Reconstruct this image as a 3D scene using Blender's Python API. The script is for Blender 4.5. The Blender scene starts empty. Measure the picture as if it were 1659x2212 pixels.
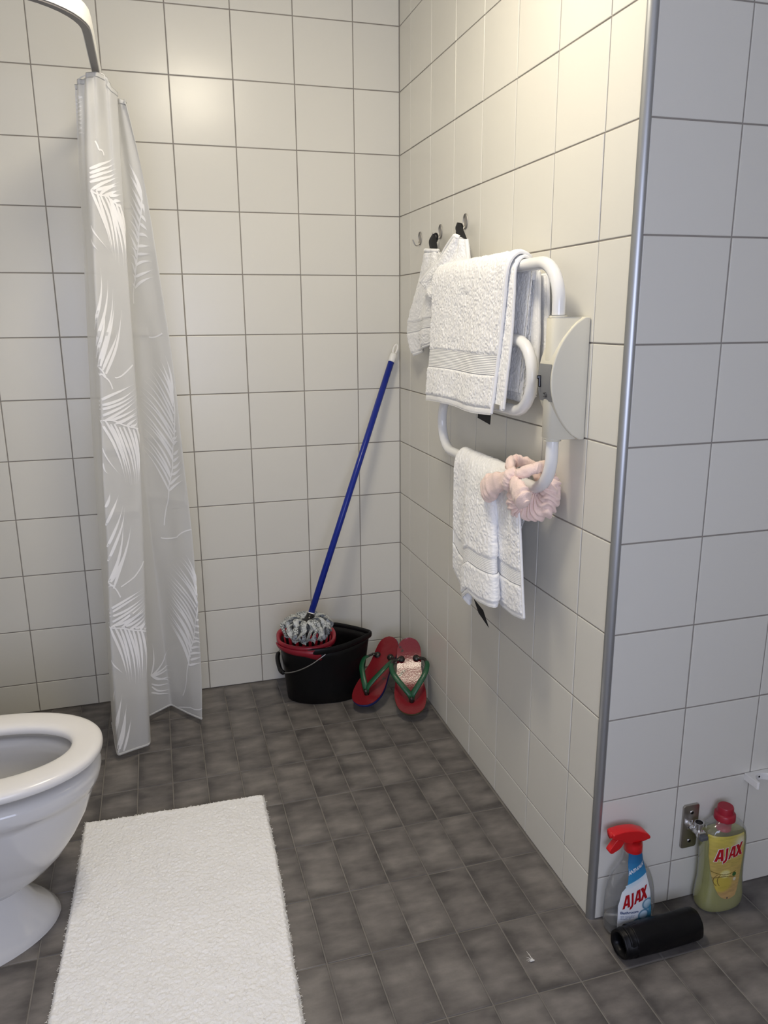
import bpy, bmesh, math, random
import numpy as np
from mathutils import Vector, Matrix

random.seed(7)
rng = np.random.default_rng(7)
PI = math.pi
scene = bpy.context.scene
COL = scene.collection

# ------------------------------------------------------------------ camera
cam_data = bpy.data.cameras.new('camera')
cam = bpy.data.objects.new('camera', cam_data)
COL.objects.link(cam)
cam_data.sensor_fit = 'HORIZONTAL'
cam_data.sensor_width = 36.0
cam_data.lens = 36.0 * 1664.0 / 1659.0
cam_data.clip_start = 0.02
cam.matrix_world = (Matrix.Translation((-0.8758, -2.7643, 1.3645))
                    @ Matrix.Rotation(-0.2850, 4, 'Z')
                    @ Matrix.Rotation(1.3239, 4, 'X')
                    @ Matrix.Rotation(-0.0074, 4, 'Z'))
scene.camera = cam

# ------------------------------------------------------------------ light
world = bpy.data.worlds.new('world')
scene.world = world
world.use_nodes = True
world.node_tree.nodes['Background'].inputs[0].default_value = (0.62, 0.76, 1.0, 1)
world.node_tree.nodes['Background'].inputs[1].default_value = 0.3

LAMP_STRENGTH = 33.5
WINDOW_POWER = 13.2
win_light = bpy.data.lights.new('window_daylight', 'AREA')
win_light.shape = 'RECTANGLE'
win_light.size = 1.1
win_light.size_y = 1.1
win_light.energy = WINDOW_POWER
win_light.color = (0.69, 0.745, 1.0)
wl = bpy.data.objects.new('window_daylight', win_light)
COL.objects.link(wl)
wl.location = (-0.95, -3.58, 1.25)
wl.rotation_euler = (math.radians(90), 0, 0)

vs = scene.view_settings
vs.view_transform = 'Standard'
vs.look = 'None'
vs.gamma = 1.0
vs.use_curve_mapping = False
vs.exposure = 0.87

# ------------------------------------------------------------------ materials
def nt(m):
    m.use_nodes = True
    return m.node_tree, m.node_tree.nodes['Principled BSDF']

def mat(name, col, rough=0.5, metal=0.0, spec=0.5, coat=0.0, bump=0.0, bscale=200.0, var=0.0, vscale=8.0,
        transmission=0.0, ior=1.45, sheen=0.0, sss=0.0, coord='Object'):
    m = bpy.data.materials.new(name)
    t, b = nt(m)
    b.inputs['Base Color'].default_value = (*col, 1)
    b.inputs['Roughness'].default_value = rough
    b.inputs['Metallic'].default_value = metal
    b.inputs['Specular IOR Level'].default_value = spec
    b.inputs['Coat Weight'].default_value = coat
    b.inputs['Transmission Weight'].default_value = transmission
    b.inputs['IOR'].default_value = ior
    b.inputs['Sheen Weight'].default_value = sheen
    if bump or var:
        tc = t.nodes.new('ShaderNodeTexCoord')
    if bump:
        n = t.nodes.new('ShaderNodeTexNoise')
        n.inputs['Scale'].default_value = bscale
        n.inputs['Detail'].default_value = 3
        bp = t.nodes.new('ShaderNodeBump')
        bp.inputs['Strength'].default_value = bump
        bp.inputs['Distance'].default_value = 0.002
        t.links.new(tc.outputs[coord], n.inputs['Vector'])
        t.links.new(n.outputs[0], bp.inputs['Height'])
        t.links.new(bp.outputs[0], b.inputs['Normal'])
    if var:
        n2 = t.nodes.new('ShaderNodeTexNoise')
        n2.inputs['Scale'].default_value = vscale
        n2.inputs['Detail'].default_value = 4
        t.links.new(tc.outputs[coord], n2.inputs['Vector'])
        mx = t.nodes.new('ShaderNodeMix')
        mx.data_type = 'RGBA'
        mx.inputs[6].default_value = (*[c * (1 - var) for c in col], 1)
        mx.inputs[7].default_value = (*[min(1, c * (1 + var)) for c in col], 1)
        t.links.new(n2.outputs[0], mx.inputs[0])
        t.links.new(mx.outputs[2], b.inputs['Base Color'])
    return m

def wall_tile_mat(name, col, rough):
    m = bpy.data.materials.new(name)
    t, b = nt(m)
    oi = t.nodes.new('ShaderNodeObjectInfo')
    mx = t.nodes.new('ShaderNodeMix'); mx.data_type = 'RGBA'
    mx.inputs[6].default_value = (*[c * 0.965 for c in col], 1)
    mx.inputs[7].default_value = (*col, 1)
    t.links.new(oi.outputs['Random'], mx.inputs[0])
    t.links.new(mx.outputs[2], b.inputs['Base Color'])
    b.inputs['Roughness'].default_value = rough
    b.inputs['Specular IOR Level'].default_value = 0.42
    tc = t.nodes.new('ShaderNodeTexCoord')
    n = t.nodes.new('ShaderNodeTexNoise'); n.inputs['Scale'].default_value = 9
    n.inputs['Detail'].default_value = 2
    bp = t.nodes.new('ShaderNodeBump'); bp.inputs['Strength'].default_value = 0.12
    bp.inputs['Distance'].default_value = 0.004
    t.links.new(tc.outputs['Object'], n.inputs['Vector'])
    t.links.new(n.outputs[0], bp.inputs['Height'])
    t.links.new(bp.outputs[0], b.inputs['Normal'])
    return m

def floor_tile_mat():
    m = bpy.data.materials.new('floor_tile_glaze')
    t, b = nt(m)
    L = t.links.new
    N = t.nodes.new
    tc = N('ShaderNodeTexCoord')
    oi = N('ShaderNodeObjectInfo')
    off = N('ShaderNodeVectorMath'); off.operation = 'SCALE'
    comb = N('ShaderNodeCombineXYZ')
    L(oi.outputs['Random'], comb.inputs[0]); L(oi.outputs['Random'], comb.inputs[1]); L(oi.outputs['Random'], comb.inputs[2])
    L(comb.outputs[0], off.inputs[0]); off.inputs['Scale'].default_value = 91.0
    add = N('ShaderNodeVectorMath'); add.operation = 'ADD'
    L(tc.outputs['Object'], add.inputs[0]); L(off.outputs[0], add.inputs[1])
    mp = N('ShaderNodeMapping'); mp.inputs['Scale'].default_value = (9, 21, 9)
    L(add.outputs[0], mp.inputs['Vector'])
    n = N('ShaderNodeTexNoise'); n.inputs['Scale'].default_value = 1.0; n.inputs['Detail'].default_value = 5
    n.inputs['Roughness'].default_value = 0.55
    L(mp.outputs[0], n.inputs['Vector'])
    # the glaze of these tiles is darker towards the rim of each tile
    sp = N('ShaderNodeSeparateXYZ'); L(tc.outputs['Generated'], sp.inputs[0])
    def edge(sock, w):
        a = N('ShaderNodeMath'); a.operation = 'SUBTRACT'; L(sock, a.inputs[0]); a.inputs[1].default_value = 0.5
        c = N('ShaderNodeMath'); c.operation = 'ABSOLUTE'; L(a.outputs[0], c.inputs[0])
        d = N('ShaderNodeMapRange'); d.interpolation_type = 'SMOOTHSTEP'
        L(c.outputs[0], d.inputs['Value']); d.inputs['From Min'].default_value = 0.5 - w; d.inputs['From Max'].default_value = 0.5
        return d.outputs[0]
    ex = edge(sp.outputs[0], 0.30); ey = edge(sp.outputs[1], 0.16)
    mxm = N('ShaderNodeMath'); mxm.operation = 'MAXIMUM'; L(ex, mxm.inputs[0]); L(ey, mxm.inputs[1])
    sub = N('ShaderNodeMath'); sub.operation = 'MULTIPLY_ADD'; L(mxm.outputs[0], sub.inputs[0]); sub.inputs[1].default_value = -0.16
    L(n.outputs[0], sub.inputs[2])
    r2 = N('ShaderNodeMath'); r2.operation = 'MULTIPLY_ADD'; L(oi.outputs['Random'], r2.inputs[0]); r2.inputs[1].default_value = 0.10
    L(sub.outputs[0], r2.inputs[2])
    cr = N('ShaderNodeValToRGB')
    e = cr.color_ramp.elements
    e[0].position = 0.26; e[0].color = (0.078, 0.071, 0.067, 1)
    e[1].position = 0.74; e[1].color = (0.228, 0.209, 0.190, 1)
    k = e.new(0.5); k.color = (0.147, 0.134, 0.124, 1)
    L(r2.outputs[0], cr.inputs[0])
    L(cr.outputs[0], b.inputs['Base Color'])
    b.inputs['Roughness'].default_value = 0.42
    b.inputs['Specular IOR Level'].default_value = 0.4
    n2 = N('ShaderNodeTexNoise'); n2.inputs['Scale'].default_value = 160; n2.inputs['Detail'].default_value = 3
    L(tc.outputs['Object'], n2.inputs['Vector'])
    bp = N('ShaderNodeBump'); bp.inputs['Strength'].default_value = 0.15; bp.inputs['Distance'].default_value = 0.002
    L(n2.outputs[0], bp.inputs['Height']); L(bp.outputs[0], b.inputs['Normal'])
    return m

M = {}
M['tile'] = wall_tile_mat('white_wall_tile', (0.745, 0.727, 0.660), 0.27)
M['floor_tile'] = floor_tile_mat()
M['grout'] = mat('wall_grout', (0.30, 0.275, 0.245), 0.9, bump=0.4, bscale=300)
M['grout_floor'] = mat('floor_grout', (0.20, 0.185, 0.165), 0.9, bump=0.5, bscale=220, var=0.55, vscale=7)
M['paint'] = mat('white_paint', (0.78, 0.77, 0.74), 0.7, bump=0.1, bscale=150)
M['alu'] = mat('grey_aluminium', (0.42, 0.43, 0.44), 0.38, 0.85)
M['ceramic'] = mat('white_ceramic', (0.69, 0.68, 0.665), 0.10, coat=0.3)
M['seat_plastic'] = mat('white_seat_plastic', (0.83, 0.81, 0.78), 0.22)
M['white_enamel'] = mat('white_enamel', (0.84, 0.84, 0.83), 0.16, coat=0.3)
M['cream'] = mat('cream_plastic', (0.70, 0.67, 0.56), 0.38)
M['white_plastic'] = mat('white_plastic', (0.82, 0.81, 0.78), 0.35)
M['black_plastic'] = mat('black_plastic', (0.005, 0.005, 0.0055), 0.38, spec=0.3, bump=0.15, bscale=400)
M['black_gloss'] = mat('black_gloss_plastic', (0.008, 0.008, 0.009), 0.15)
M['black_cloth'] = mat('black_fabric', (0.007, 0.007, 0.008), 0.7)
M['red_plastic'] = mat('red_plastic', (0.33, 0.014, 0.030), 0.33)
M['bright_red'] = mat('bright_red_plastic', (0.62, 0.012, 0.016), 0.32)
M['blue'] = mat('blue_lacquer', (0.006, 0.022, 0.26), 0.3)
M['chrome'] = mat('chrome', (0.72, 0.72, 0.73), 0.10, 1.0)
M['brushed'] = mat('brushed_steel', (0.45, 0.43, 0.40), 0.34, 1.0)
M['matt_steel'] = mat('matt_steel', (0.42, 0.40, 0.37), 0.5, 0.7)
M['steel_wire'] = mat('steel_wire', (0.45, 0.45, 0.45), 0.3, 1.0)
M['terry'] = mat('white_terry', (0.95, 0.95, 0.945), 0.95, spec=0.1, sheen=0.25, bump=0.5, bscale=420)
M['weave'] = mat('white_weave', (0.92, 0.92, 0.915), 0.85, spec=0.15, bump=0.3, bscale=900)
M['pink'] = mat('pink_plush', (0.93, 0.715, 0.64), 0.95, spec=0.1, sheen=0.4, bump=0.5, bscale=500, var=0.10, vscale=30)
M['grey_panel'] = mat('grey_panel', (0.22, 0.225, 0.23), 0.4)
M['dark_print'] = mat('dark_print', (0.05, 0.05, 0.055), 0.5)
M['print_white'] = mat('white_print', (0.85, 0.85, 0.85), 0.5)
M['ajax_red'] = mat('dark_red_print', (0.42, 0.006, 0.012), 0.45)
M['navy_print'] = mat('navy_print', (0.02, 0.05, 0.17), 0.45)
M['feather'] = mat('feather_white', (0.75, 0.73, 0.68), 0.8)

# ------------------------------------------------------------------ object helpers
def link(o, parent=None):
    COL.objects.link(o)
    if parent is not None:
        o.parent = parent
    return o

def tag(o, label=None, cat=None, group=None, kind=None):
    if label: o['label'] = label
    if cat: o['category'] = cat
    if group: o['group'] = group
    if kind: o['kind'] = kind
    return o

def thing(name, label, cat, loc=(0, 0, 0), group=None):
    o = bpy.data.objects.new(name, None)
    o.empty_display_size = 0.05
    COL.objects.link(o)
    o.location = loc
    tag(o, label, cat, group)
    return o

def from_np(name, V, Q, material, parent=None, smooth=True, T=None):
    """fast mesh from vertex array, quad array and optional triangle array, given in world coordinates"""
    V = np.asarray(V, dtype=np.float32)
    if parent is not None:
        V = V - np.array(parent_loc(parent), dtype=np.float32)
    me = bpy.data.meshes.new(name)
    Q = np.asarray(Q, dtype=np.int32).reshape(-1, 4)
    T = np.zeros((0, 3), np.int32) if T is None else np.asarray(T, dtype=np.int32).reshape(-1, 3)
    me.vertices.add(len(V))
    me.vertices.foreach_set('co', V.ravel())
    nl = Q.size + T.size
    me.loops.add(nl)
    me.loops.foreach_set('vertex_index', np.concatenate([Q.ravel(), T.ravel()]))
    me.polygons.add(len(Q) + len(T))
    starts = np.concatenate([np.arange(len(Q)) * 4, Q.size + np.arange(len(T)) * 3]).astype(np.int32)
    me.polygons.foreach_set('loop_start', starts)
    me.polygons.foreach_set('use_smooth', np.full(len(Q) + len(T), smooth, dtype=bool))
    me.update(calc_edges=True)
    me.validate()
    if material is not None:
        me.materials.append(material)
    o = bpy.data.objects.new(name, me)
    return link(o, parent)

def parent_loc(p):
    v = Vector((0, 0, 0))
    while p is not None:
        v += p.location
        p = p.parent
    return v

def bm_obj(name, bm, material, parent=None, smooth=False):
    """bmesh in world coordinates -> one object"""
    if parent is not None:
        bmesh.ops.translate(bm, verts=bm.verts, vec=-parent_loc(parent))
    me = bpy.data.meshes.new(name)
    bm.normal_update()
    bm.to_mesh(me)
    bm.free()
    if smooth:
        me.polygons.foreach_set('use_smooth', np.ones(len(me.polygons), bool))
    me.materials.append(material)
    o = bpy.data.objects.new(name, me)
    return link(o, parent)

def grid_faces(n, m, wrap_u=False, wrap_v=False):
    iu = np.arange(n if wrap_u else n - 1)
    jv = np.arange(m if wrap_v else m - 1)
    I, J = np.meshgrid(iu, jv, indexing='ij')
    I2 = (I + 1) % n
    J2 = (J + 1) % m
    return np.stack([I * m + J, I2 * m + J, I2 * m + J2, I * m + J2], -1).reshape(-1, 4)

def catmull(P, n, closed=False):
    P = np.asarray(P, float)
    k = len(P)
    seg = k if closed else k - 1
    t = np.linspace(0, seg, n, endpoint=not closed)
    i = np.minimum(t.astype(int), seg - 1)
    f = (t - i)[:, None]
    def g(a):
        return P[a % k] if closed else P[np.clip(a, 0, k - 1)]
    p0, p1, p2, p3 = g(i - 1), g(i), g(i + 1), g(i + 2)
    return 0.5 * (2 * p1 + (p2 - p0) * f + (2 * p0 - 5 * p1 + 4 * p2 - p3) * f ** 2 + (3 * p1 - p0 - 3 * p2 + p3) * f ** 3)

def sweep(name, path, radius, material, parent=None, seg=12, closed=False, caps=True, flat=1.0, up=None, smooth=True, twist=None):
    """round (or flattened) tube along a path; radius scalar or per point"""
    P = np.asarray(path, float)
    n = len(P)
    r = np.broadcast_to(np.asarray(radius, float), (n,))
    if closed:
        T = np.roll(P, -1, 0) - np.roll(P, 1, 0)
    else:
        T = np.gradient(P, axis=0)
    T /= np.linalg.norm(T, axis=1)[:, None] + 1e-12
    U = np.zeros((n, 3))
    ref = np.array([0, 0, 1.0]) if up is None else np.asarray(up, float)
    if abs(T[0] @ ref) > 0.95: ref = np.array([1.0, 0, 0])
    u = ref - T[0] * (ref @ T[0]); u /= np.linalg.norm(u)
    for i in range(n):
        if up is not None:
            u = ref - T[i] * (ref @ T[i])
        else:
            u = u - T[i] * (u @ T[i])
        u = u / (np.linalg.norm(u) + 1e-12)
        U[i] = u
    W = np.cross(T, U)
    a = np.linspace(0, 2 * PI, seg, endpoint=False)
    V = P[:, None] + r[:, None, None] * (np.cos(a)[None, :, None] * U[:, None] * flat + np.sin(a)[None, :, None] * W[:, None])
    V = V.reshape(-1, 3)
    Q = grid_faces(n, seg, wrap_u=closed, wrap_v=True)
    Tr = []
    if caps and not closed:
        V = np.vstack([V, P[0], P[-1]])
        c0, c1 = n * seg, n * seg + 1
        for j in range(seg):
            k = (j + 1) % seg
            Tr.append((c0, j, k))
            Tr.append((c1, (n - 1) * seg + k, (n - 1) * seg + j))
    return from_np(name, V, Q[:, ::-1], material, parent, smooth, [t_[::-1] for t_ in Tr] if Tr else None)

def loft(name, rings, material, parent=None, smooth=True, cap0=True, cap1=True):
    """rings: list of (m,3) arrays"""
    R = np.asarray(rings, float)
    n, m, _ = R.shape
    V = R.reshape(-1, 3)
    Q = grid_faces(n, m, wrap_v=True)
    Tr = []
    if cap0:
        V = np.vstack([V, R[0].mean(0)]); c = len(V) - 1
        Tr += [(c, (j + 1) % m, j) for j in range(m)]
    if cap1:
        V = np.vstack([V, R[-1].mean(0)]); c = len(V) - 1
        Tr += [(c, (n - 1) * m + j, (n - 1) * m + (j + 1) % m) for j in range(m)]
    return from_np(name, V, Q[:, ::-1], material, parent, smooth, [t_[::-1] for t_ in Tr] if Tr else None)

def superell(cx, cy, z, a, b, p=2.0, m=48, rot=0.0):
    t = np.linspace(0, 2 * PI, m, endpoint=False)
    c, s = np.cos(t), np.sin(t)
    x = a * np.sign(c) * np.abs(c) ** (2 / p)
    y = b * np.sign(s) * np.abs(s) ** (2 / p)
    return np.stack([cx + x * math.cos(rot) - y * math.sin(rot), cy + x * math.sin(rot) + y * math.cos(rot), np.full(m, z)], -1)

def add_box(bm, lo, hi, bevel=0.0, seg=2):
    r = bmesh.ops.create_cube(bm, size=1.0)
    vs_ = r['verts']
    lo = Vector(lo); hi = Vector(hi)
    for v in vs_:
        v.co = Vector(((lo[i] + hi[i]) / 2 + v.co[i] * (hi[i] - lo[i])) for i in range(3))
    if bevel:
        es = list({e for v in vs_ for e in v.link_edges})
        bmesh.ops.bevel(bm, geom=es, offset=bevel, segments=seg, profile=0.5, affect='EDGES')
    return vs_

def box_obj(name, lo, hi, material, parent=None, bevel=0.0, seg=2, smooth=False):
    bm = bmesh.new()
    add_box(bm, lo, hi, bevel, seg)
    return bm_obj(name, bm, material, parent, smooth)

def extrude_poly(name, pts, vec, material, parent=None, bevel=0.0, seg=2, smooth=False):
    """planar polygon (world points) extruded along vec"""
    bm = bmesh.new()
    vs_ = [bm.verts.new(p) for p in pts]
    f = bm.faces.new(vs_)
    r = bmesh.ops.extrude_face_region(bm, geom=[f])
    nv = [g for g in r['geom'] if isinstance(g, bmesh.types.BMVert)]
    bmesh.ops.translate(bm, verts=nv, vec=Vector(vec))
    bmesh.ops.recalc_face_normals(bm, faces=bm.faces)
    if bevel:
        cap_edges = [e for e in bm.edges if len(e.link_faces) == 2 and
                     abs(e.link_faces[0].normal.dot(e.link_faces[1].normal)) < 0.5]
        bmesh.ops.bevel(bm, geom=cap_edges, offset=bevel, segments=seg, profile=0.5, affect='EDGES')
    o = bm_obj(name, bm, material, parent, False)
    if smooth:
        shade_auto(o)
    return o

def shade_auto(o, ang=35):
    me = o.data
    me.polygons.foreach_set('use_smooth', np.ones(len(me.polygons), bool))
    bm = bmesh.new(); bm.from_mesh(me)
    for e in bm.edges:
        if len(e.link_faces) == 2:
            e.smooth = e.calc_face_angle(0) < math.radians(ang)
    bm.to_mesh(me); bm.free()
    return o

def hash2(i, j, seed):
    h = (i.astype(np.int64) * 374761393 + j.astype(np.int64) * 668265263 + seed * 974634777) & 0xffffffff
    h = ((h ^ (h >> 13)) * 1274126177) & 0xffffffff
    h = h ^ (h >> 16)
    return (h & 0xffffff) / float(0xffffff)

def vnoise(x, y, seed=0):
    i = np.floor(x).astype(np.int64); j = np.floor(y).astype(np.int64)
    fx = x - i; fy = y - j
    fx = fx * fx * (3 - 2 * fx); fy = fy * fy * (3 - 2 * fy)
    a = hash2(i, j, seed); b = hash2(i + 1, j, seed); c = hash2(i, j + 1, seed); d = hash2(i + 1, j + 1, seed)
    return (a * (1 - fx) + b * fx) * (1 - fy) + (c * (1 - fx) + d * fx) * fy

# ------------------------------------------------------------------ structure
GAP = 0.0016
_tm = {}
def tile_mesh(w, h, t, bev, name, material):
    key = (round(w, 4), round(h, 4), name)
    if key in _tm: return _tm[key]
    hw, hh = w / 2, h / 2
    b1 = bev; b2 = bev * 0.35
    rings = [(hw, hh, -t), (hw, hh, -b1 * 0.9), (hw - b2, hh - b2, -b1 * 0.35), (hw - b1 * 1.3, hh - b1 * 1.3, 0.0)]
    V = []; F = []
    for (a, b, z) in rings:
        V += [(-a, -b, z), (a, -b, z), (a, b, z), (-a, b, z)]
    for r in range(3):
        for k in range(4):
            F.append((r * 4 + k, r * 4 + (k + 1) % 4, (r + 1) * 4 + (k + 1) % 4, (r + 1) * 4 + k))
    F.append((12, 13, 14, 15))
    me = bpy.data.meshes.new(name)
    me.from_pydata(V, [], F)
    me.materials.append(material)
    for p in me.polygons: p.use_smooth = False
    _tm[key] = me
    return me

def lay_tiles(parent, us, vs_, origin, U, Vv, N, material, name='tile', t=0.006, bev=0.0012, tilt=0.0022, mask=None):
    rot = Matrix((U, Vv, N)).transposed()
    O = Vector(origin)
    for a0, a1 in zip(us[:-1], us[1:]):
        for b0, b1 in zip(vs_[:-1], vs_[1:]):
            if mask and not mask((a0 + a1) / 2, (b0 + b1) / 2): continue
            me = tile_mesh(a1 - a0 - 2 * GAP, b1 - b0 - 2 * GAP, t, bev, name, material)
            o = bpy.data.objects.new(name, me)
            COL.objects.link(o)
            o.parent = parent
            p = O + U * ((a0 + a1) / 2) + Vv * ((b0 + b1) / 2) + N * random.uniform(-0.0003, 0.0002)
            r = rot @ Matrix.Rotation(random.gauss(0, tilt), 3, 'X') @ Matrix.Rotation(random.gauss(0, tilt), 3, 'Y')
            o.matrix_local = Matrix.Translation(p) @ r.to_4x4()

X = Vector((1, 0, 0)); Y = Vector((0, 1, 0)); Z = Vector((0, 0, 1))
ROOM_L, ROOM_R, ROOM_B, CEIL = -1.86, 1.45, -3.62, 2.42
D0, DW = 1.438, 1.451

def struct_box(name, lo, hi, material):
    o = box_obj(name, lo, hi, material)
    o['kind'] = 'structure'
    return o

REC = 0.0022
zs = [0.0] + [0.1106 + 0.2 * k for k in range(12)] + [CEIL]
wall_back = struct_box('wall_back', (ROOM_L, REC, 0), (0.1, 0.1, CEIL), M['grout'])
us = [0.0] + [0.1613 + 0.2 * k for k in range(9)] ; us = [u for u in us if u < -ROOM_L] + [-ROOM_L]
lay_tiles(wall_back, [-u for u in us][::-1], zs, (0, 0, 0), X, Z, -Y, M['tile'])
wall_right = struct_box('wall_right', (REC, -D0, 0), (0.1, REC, CEIL), M['grout'])
ys = [0.0] + [0.121 + 0.2 * k for k in range(7)] + [D0]
lay_tiles(wall_right, ys, zs, (0, 0, 0), -Y, Z, -X, M['tile'])
wall_return = struct_box('wall_return', (0.0135, -DW + REC, 0), (ROOM_R, -D0, CEIL), M['grout'])
xs = [0.0135, 0.2113] + [0.4113 + 0.2 * k for k in range(5)] + [ROOM_R]
lay_tiles(wall_return, xs, zs, (0, -DW, 0), X, Z, -Y, M['tile'])

# rounded aluminium corner profile on the outside corner
pr = []
for k in range(9):
    a = PI + k / 8 * PI / 2
    pr.append((0.0125 + 0.0150 * math.cos(a), -D0 + 0.0005 + 0.0145 * math.sin(a), 0))
pr += [(0.0125, -D0 + 0.004, 0), (0.004, -D0 + 0.004, 0)]
trim = extrude_poly('trim_1', pr, (0, 0, CEIL), M['alu'], None)
shade_auto(trim, 40)
trim['kind'] = 'structure'
trim['label'] = 'grey rounded metal edge strip on the outside wall corner'

# floor: bed of grout, every visible tile its own piece, the unseen rest in one part
floor = struct_box('floor', (ROOM_L - 0.1, ROOM_B - 0.1, -0.08), (ROOM_R + 0.1, 0.1, -0.0016), M['grout_floor'])
FX = -0.0038; FW = 0.1013; FH = 0.1995
fx = [FX + FW * k for k in range(-18, 15)]
fx = [ROOM_L] + [f for f in fx if ROOM_L + 0.02 < f < ROOM_R - 0.02] + [ROOM_R]
fy = [0.0] + [-(0.5985 + FH * (k - 3)) + 0.0 for k in range(1, 18)]
fy = sorted([f for f in fy if f > ROOM_B + 0.02] + [ROOM_B])
def vis(x, y):
    if x > 0 and y > -1.45: return False
    return y > -1.95 and -1.42 < x < 0.66
lay_tiles(floor, fx, fy, (0, 0, 0), X, Y, Z, M['floor_tile'], bev=0.0014, tilt=0.0012, mask=vis)
bm = bmesh.new()
for a0, a1 in zip(fx[:-1], fx[1:]):
    for b0, b1 in zip(fy[:-1], fy[1:]):
        cx, cy = (a0 + a1) / 2, (b0 + b1) / 2
        if vis(cx, cy) or (cx > 0 and cy > -1.45): continue
        add_box(bm, (a0 + GAP, b0 + GAP, -0.006), (a1 - GAP, b1 - GAP, 0))
tf = bm_obj('tile_field', bm, M['floor_tile'], floor); tf['kind'] = 'stuff'

# the parts of the room behind and beside the camera
wall_left = struct_box('wall_left', (ROOM_L - 0.1, ROOM_B, 0), (ROOM_L, 0.1, CEIL), M['tile'])
wall_far = struct_box('wall_far_right', (ROOM_R, ROOM_B, 0), (ROOM_R + 0.1, -D0, CEIL), M['tile'])
bm = bmesh.new()
WX0, WX1, WZ0, WZ1 = -1.5, -0.4, 0.7, 1.8
for lo, hi in (((ROOM_L, ROOM_B - 0.12, 0), (WX0, ROOM_B, CEIL)), ((WX1, ROOM_B - 0.12, 0), (ROOM_R, ROOM_B, CEIL)),
               ((WX0, ROOM_B - 0.12, 0), (WX1, ROOM_B, WZ0)), ((WX0, ROOM_B - 0.12, WZ1), (WX1, ROOM_B, CEIL))):
    add_box(bm, lo, hi)
wall_rear = bm_obj('wall_rear', bm, M['tile']); wall_rear['kind'] = 'structure'
bm = bmesh.new()
for lo, hi in (((WX0, ROOM_B - 0.08, WZ0), (WX0 + 0.05, ROOM_B - 0.03, WZ1)), ((WX1 - 0.05, ROOM_B - 0.08, WZ0), (WX1, ROOM_B - 0.03, WZ1)),
               ((WX0 + 0.05, ROOM_B - 0.08, WZ0), (WX1 - 0.05, ROOM_B - 0.03, WZ0 + 0.05)), ((WX0 + 0.05, ROOM_B - 0.08, WZ1 - 0.05), (WX1 - 0.05, ROOM_B - 0.03, WZ1))):
    add_box(bm, lo, hi, 0.004)
window = bm_obj('window_1', bm, M['white_plastic']); window['kind'] = 'structure'
ceiling = struct_box('ceiling', (ROOM_L, ROOM_B, CEIL), (ROOM_R, 0.1, CEIL + 0.08), M['paint'])

# ceiling lamp: the warm light of the room
lamp = thing('ceiling_lamp', 'round white ceiling lamp with opal dome glowing warm', 'lamp', (-0.62, -1.27, CEIL))
lm = mat('opal_glass', (0.9, 0.88, 0.8), 0.4)
lm.node_tree.nodes['Principled BSDF'].inputs['Emission Color'].default_value = (1.0, 0.90, 0.715, 1)
lm.node_tree.nodes['Principled BSDF'].inputs['Emission Strength'].default_value = LAMP_STRENGTH
rings = []
for k in range(9):
    a = k / 8 * PI / 2
    rings.append(superell(-0.62, -1.27, CEIL - 0.018 - 0.075 * math.sin(a), 0.15 * math.cos(a) + 1e-4, 0.15 * math.cos(a) + 1e-4, m=40))
loft('diffuser', rings, lm, lamp, cap0=False)
loft('base_ring', [superell(-0.62, -1.27, CEIL, 0.165, 0.165), superell(-0.62, -1.27, CEIL - 0.02, 0.165, 0.165),
                   superell(-0.62, -1.27, CEIL - 0.022, 0.152, 0.152)], M['white_plastic'], lamp, smooth=False)

# ------------------------------------------------------------------ shower curtain and rail
rail = thing('curtain_rail', 'white curved curtain rail with grey underside in the upper corner of the shower', 'rail', (-0.962, -0.4, 1.99))
rp = [(-0.962, -0.004), (-0.962, -0.70)]
for k in range(1, 13):
    a = k / 12 * PI / 2
    rp.append((-1.162 + 0.2 * math.cos(a), -0.72 - 0.2 * math.sin(a)))
rp.append((ROOM_L + 0.004, -0.92))
rp = np.array(rp)
def rail_profile(name, prof, material, parent):
    T = np.gradient(rp, axis=0); T /= np.linalg.norm(T, axis=1)[:, None]
    Nn = np.stack([-T[:, 1], T[:, 0]], -1)
    R_ = [[(rp[i, 0] + Nn[i, 0] * a, rp[i, 1] + Nn[i, 1] * a, b) for a, b in prof] for i in range(len(rp))]
    o = loft(name, R_, material, parent, smooth=False)
    return shade_auto(o, 50)
rail_profile('rail_profile', [(-0.010, 1.992), (-0.011, 1.996), (-0.011, 2.026), (-0.009, 2.030), (0.009, 2.030), (0.011, 2.026), (0.011, 1.996), (0.010, 1.992)], M['white_plastic'], rail)
rail_profile('glide_track', [(-0.008, 1.988), (-0.008, 1.9935), (0.008, 1.9935), (0.008, 1.988)], mat('dark_grey_track', (0.16, 0.15, 0.15), 0.4), rail)
box_obj('wall_bracket', (-0.985, -0.012, 1.98), (-0.939, 0.0015, 2.04), M['white_plastic'], rail, 0.003)

curtain_mat = bpy.data.materials.new('frosted_vinyl')
t, b = nt(curtain_mat)
b.inputs['Base Color'].default_value = (0.90, 0.90, 0.885, 1)
b.inputs['Roughness'].default_value = 0.38
b.inputs['Specular IOR Level'].default_value = 0.45
tl = t.nodes.new('ShaderNodeBsdfTranslucent'); tl.inputs[0].default_value = (0.90, 0.90, 0.89, 1)
tr = t.nodes.new('ShaderNodeBsdfTransparent'); tr.inputs[0].default_value = (0.95, 0.95, 0.95, 1)
m1 = t.nodes.new('ShaderNodeMixShader'); m1.inputs[0].default_value = 0.42
m2 = t.nodes.new('ShaderNodeMixShader'); m2.inputs[0].default_value = 0.18
t.links.new(b.outputs[0], m1.inputs[1]); t.links.new(tl.outputs[0], m1.inputs[2])
t.links.new(m1.outputs[0], m2.inputs[1]); t.links.new(tr.outputs[0], m2.inputs[2])
t.links.new(m2.outputs[0], t.nodes['Material Output'].inputs['Surface'])
M['vinyl'] = curtain_mat
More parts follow.
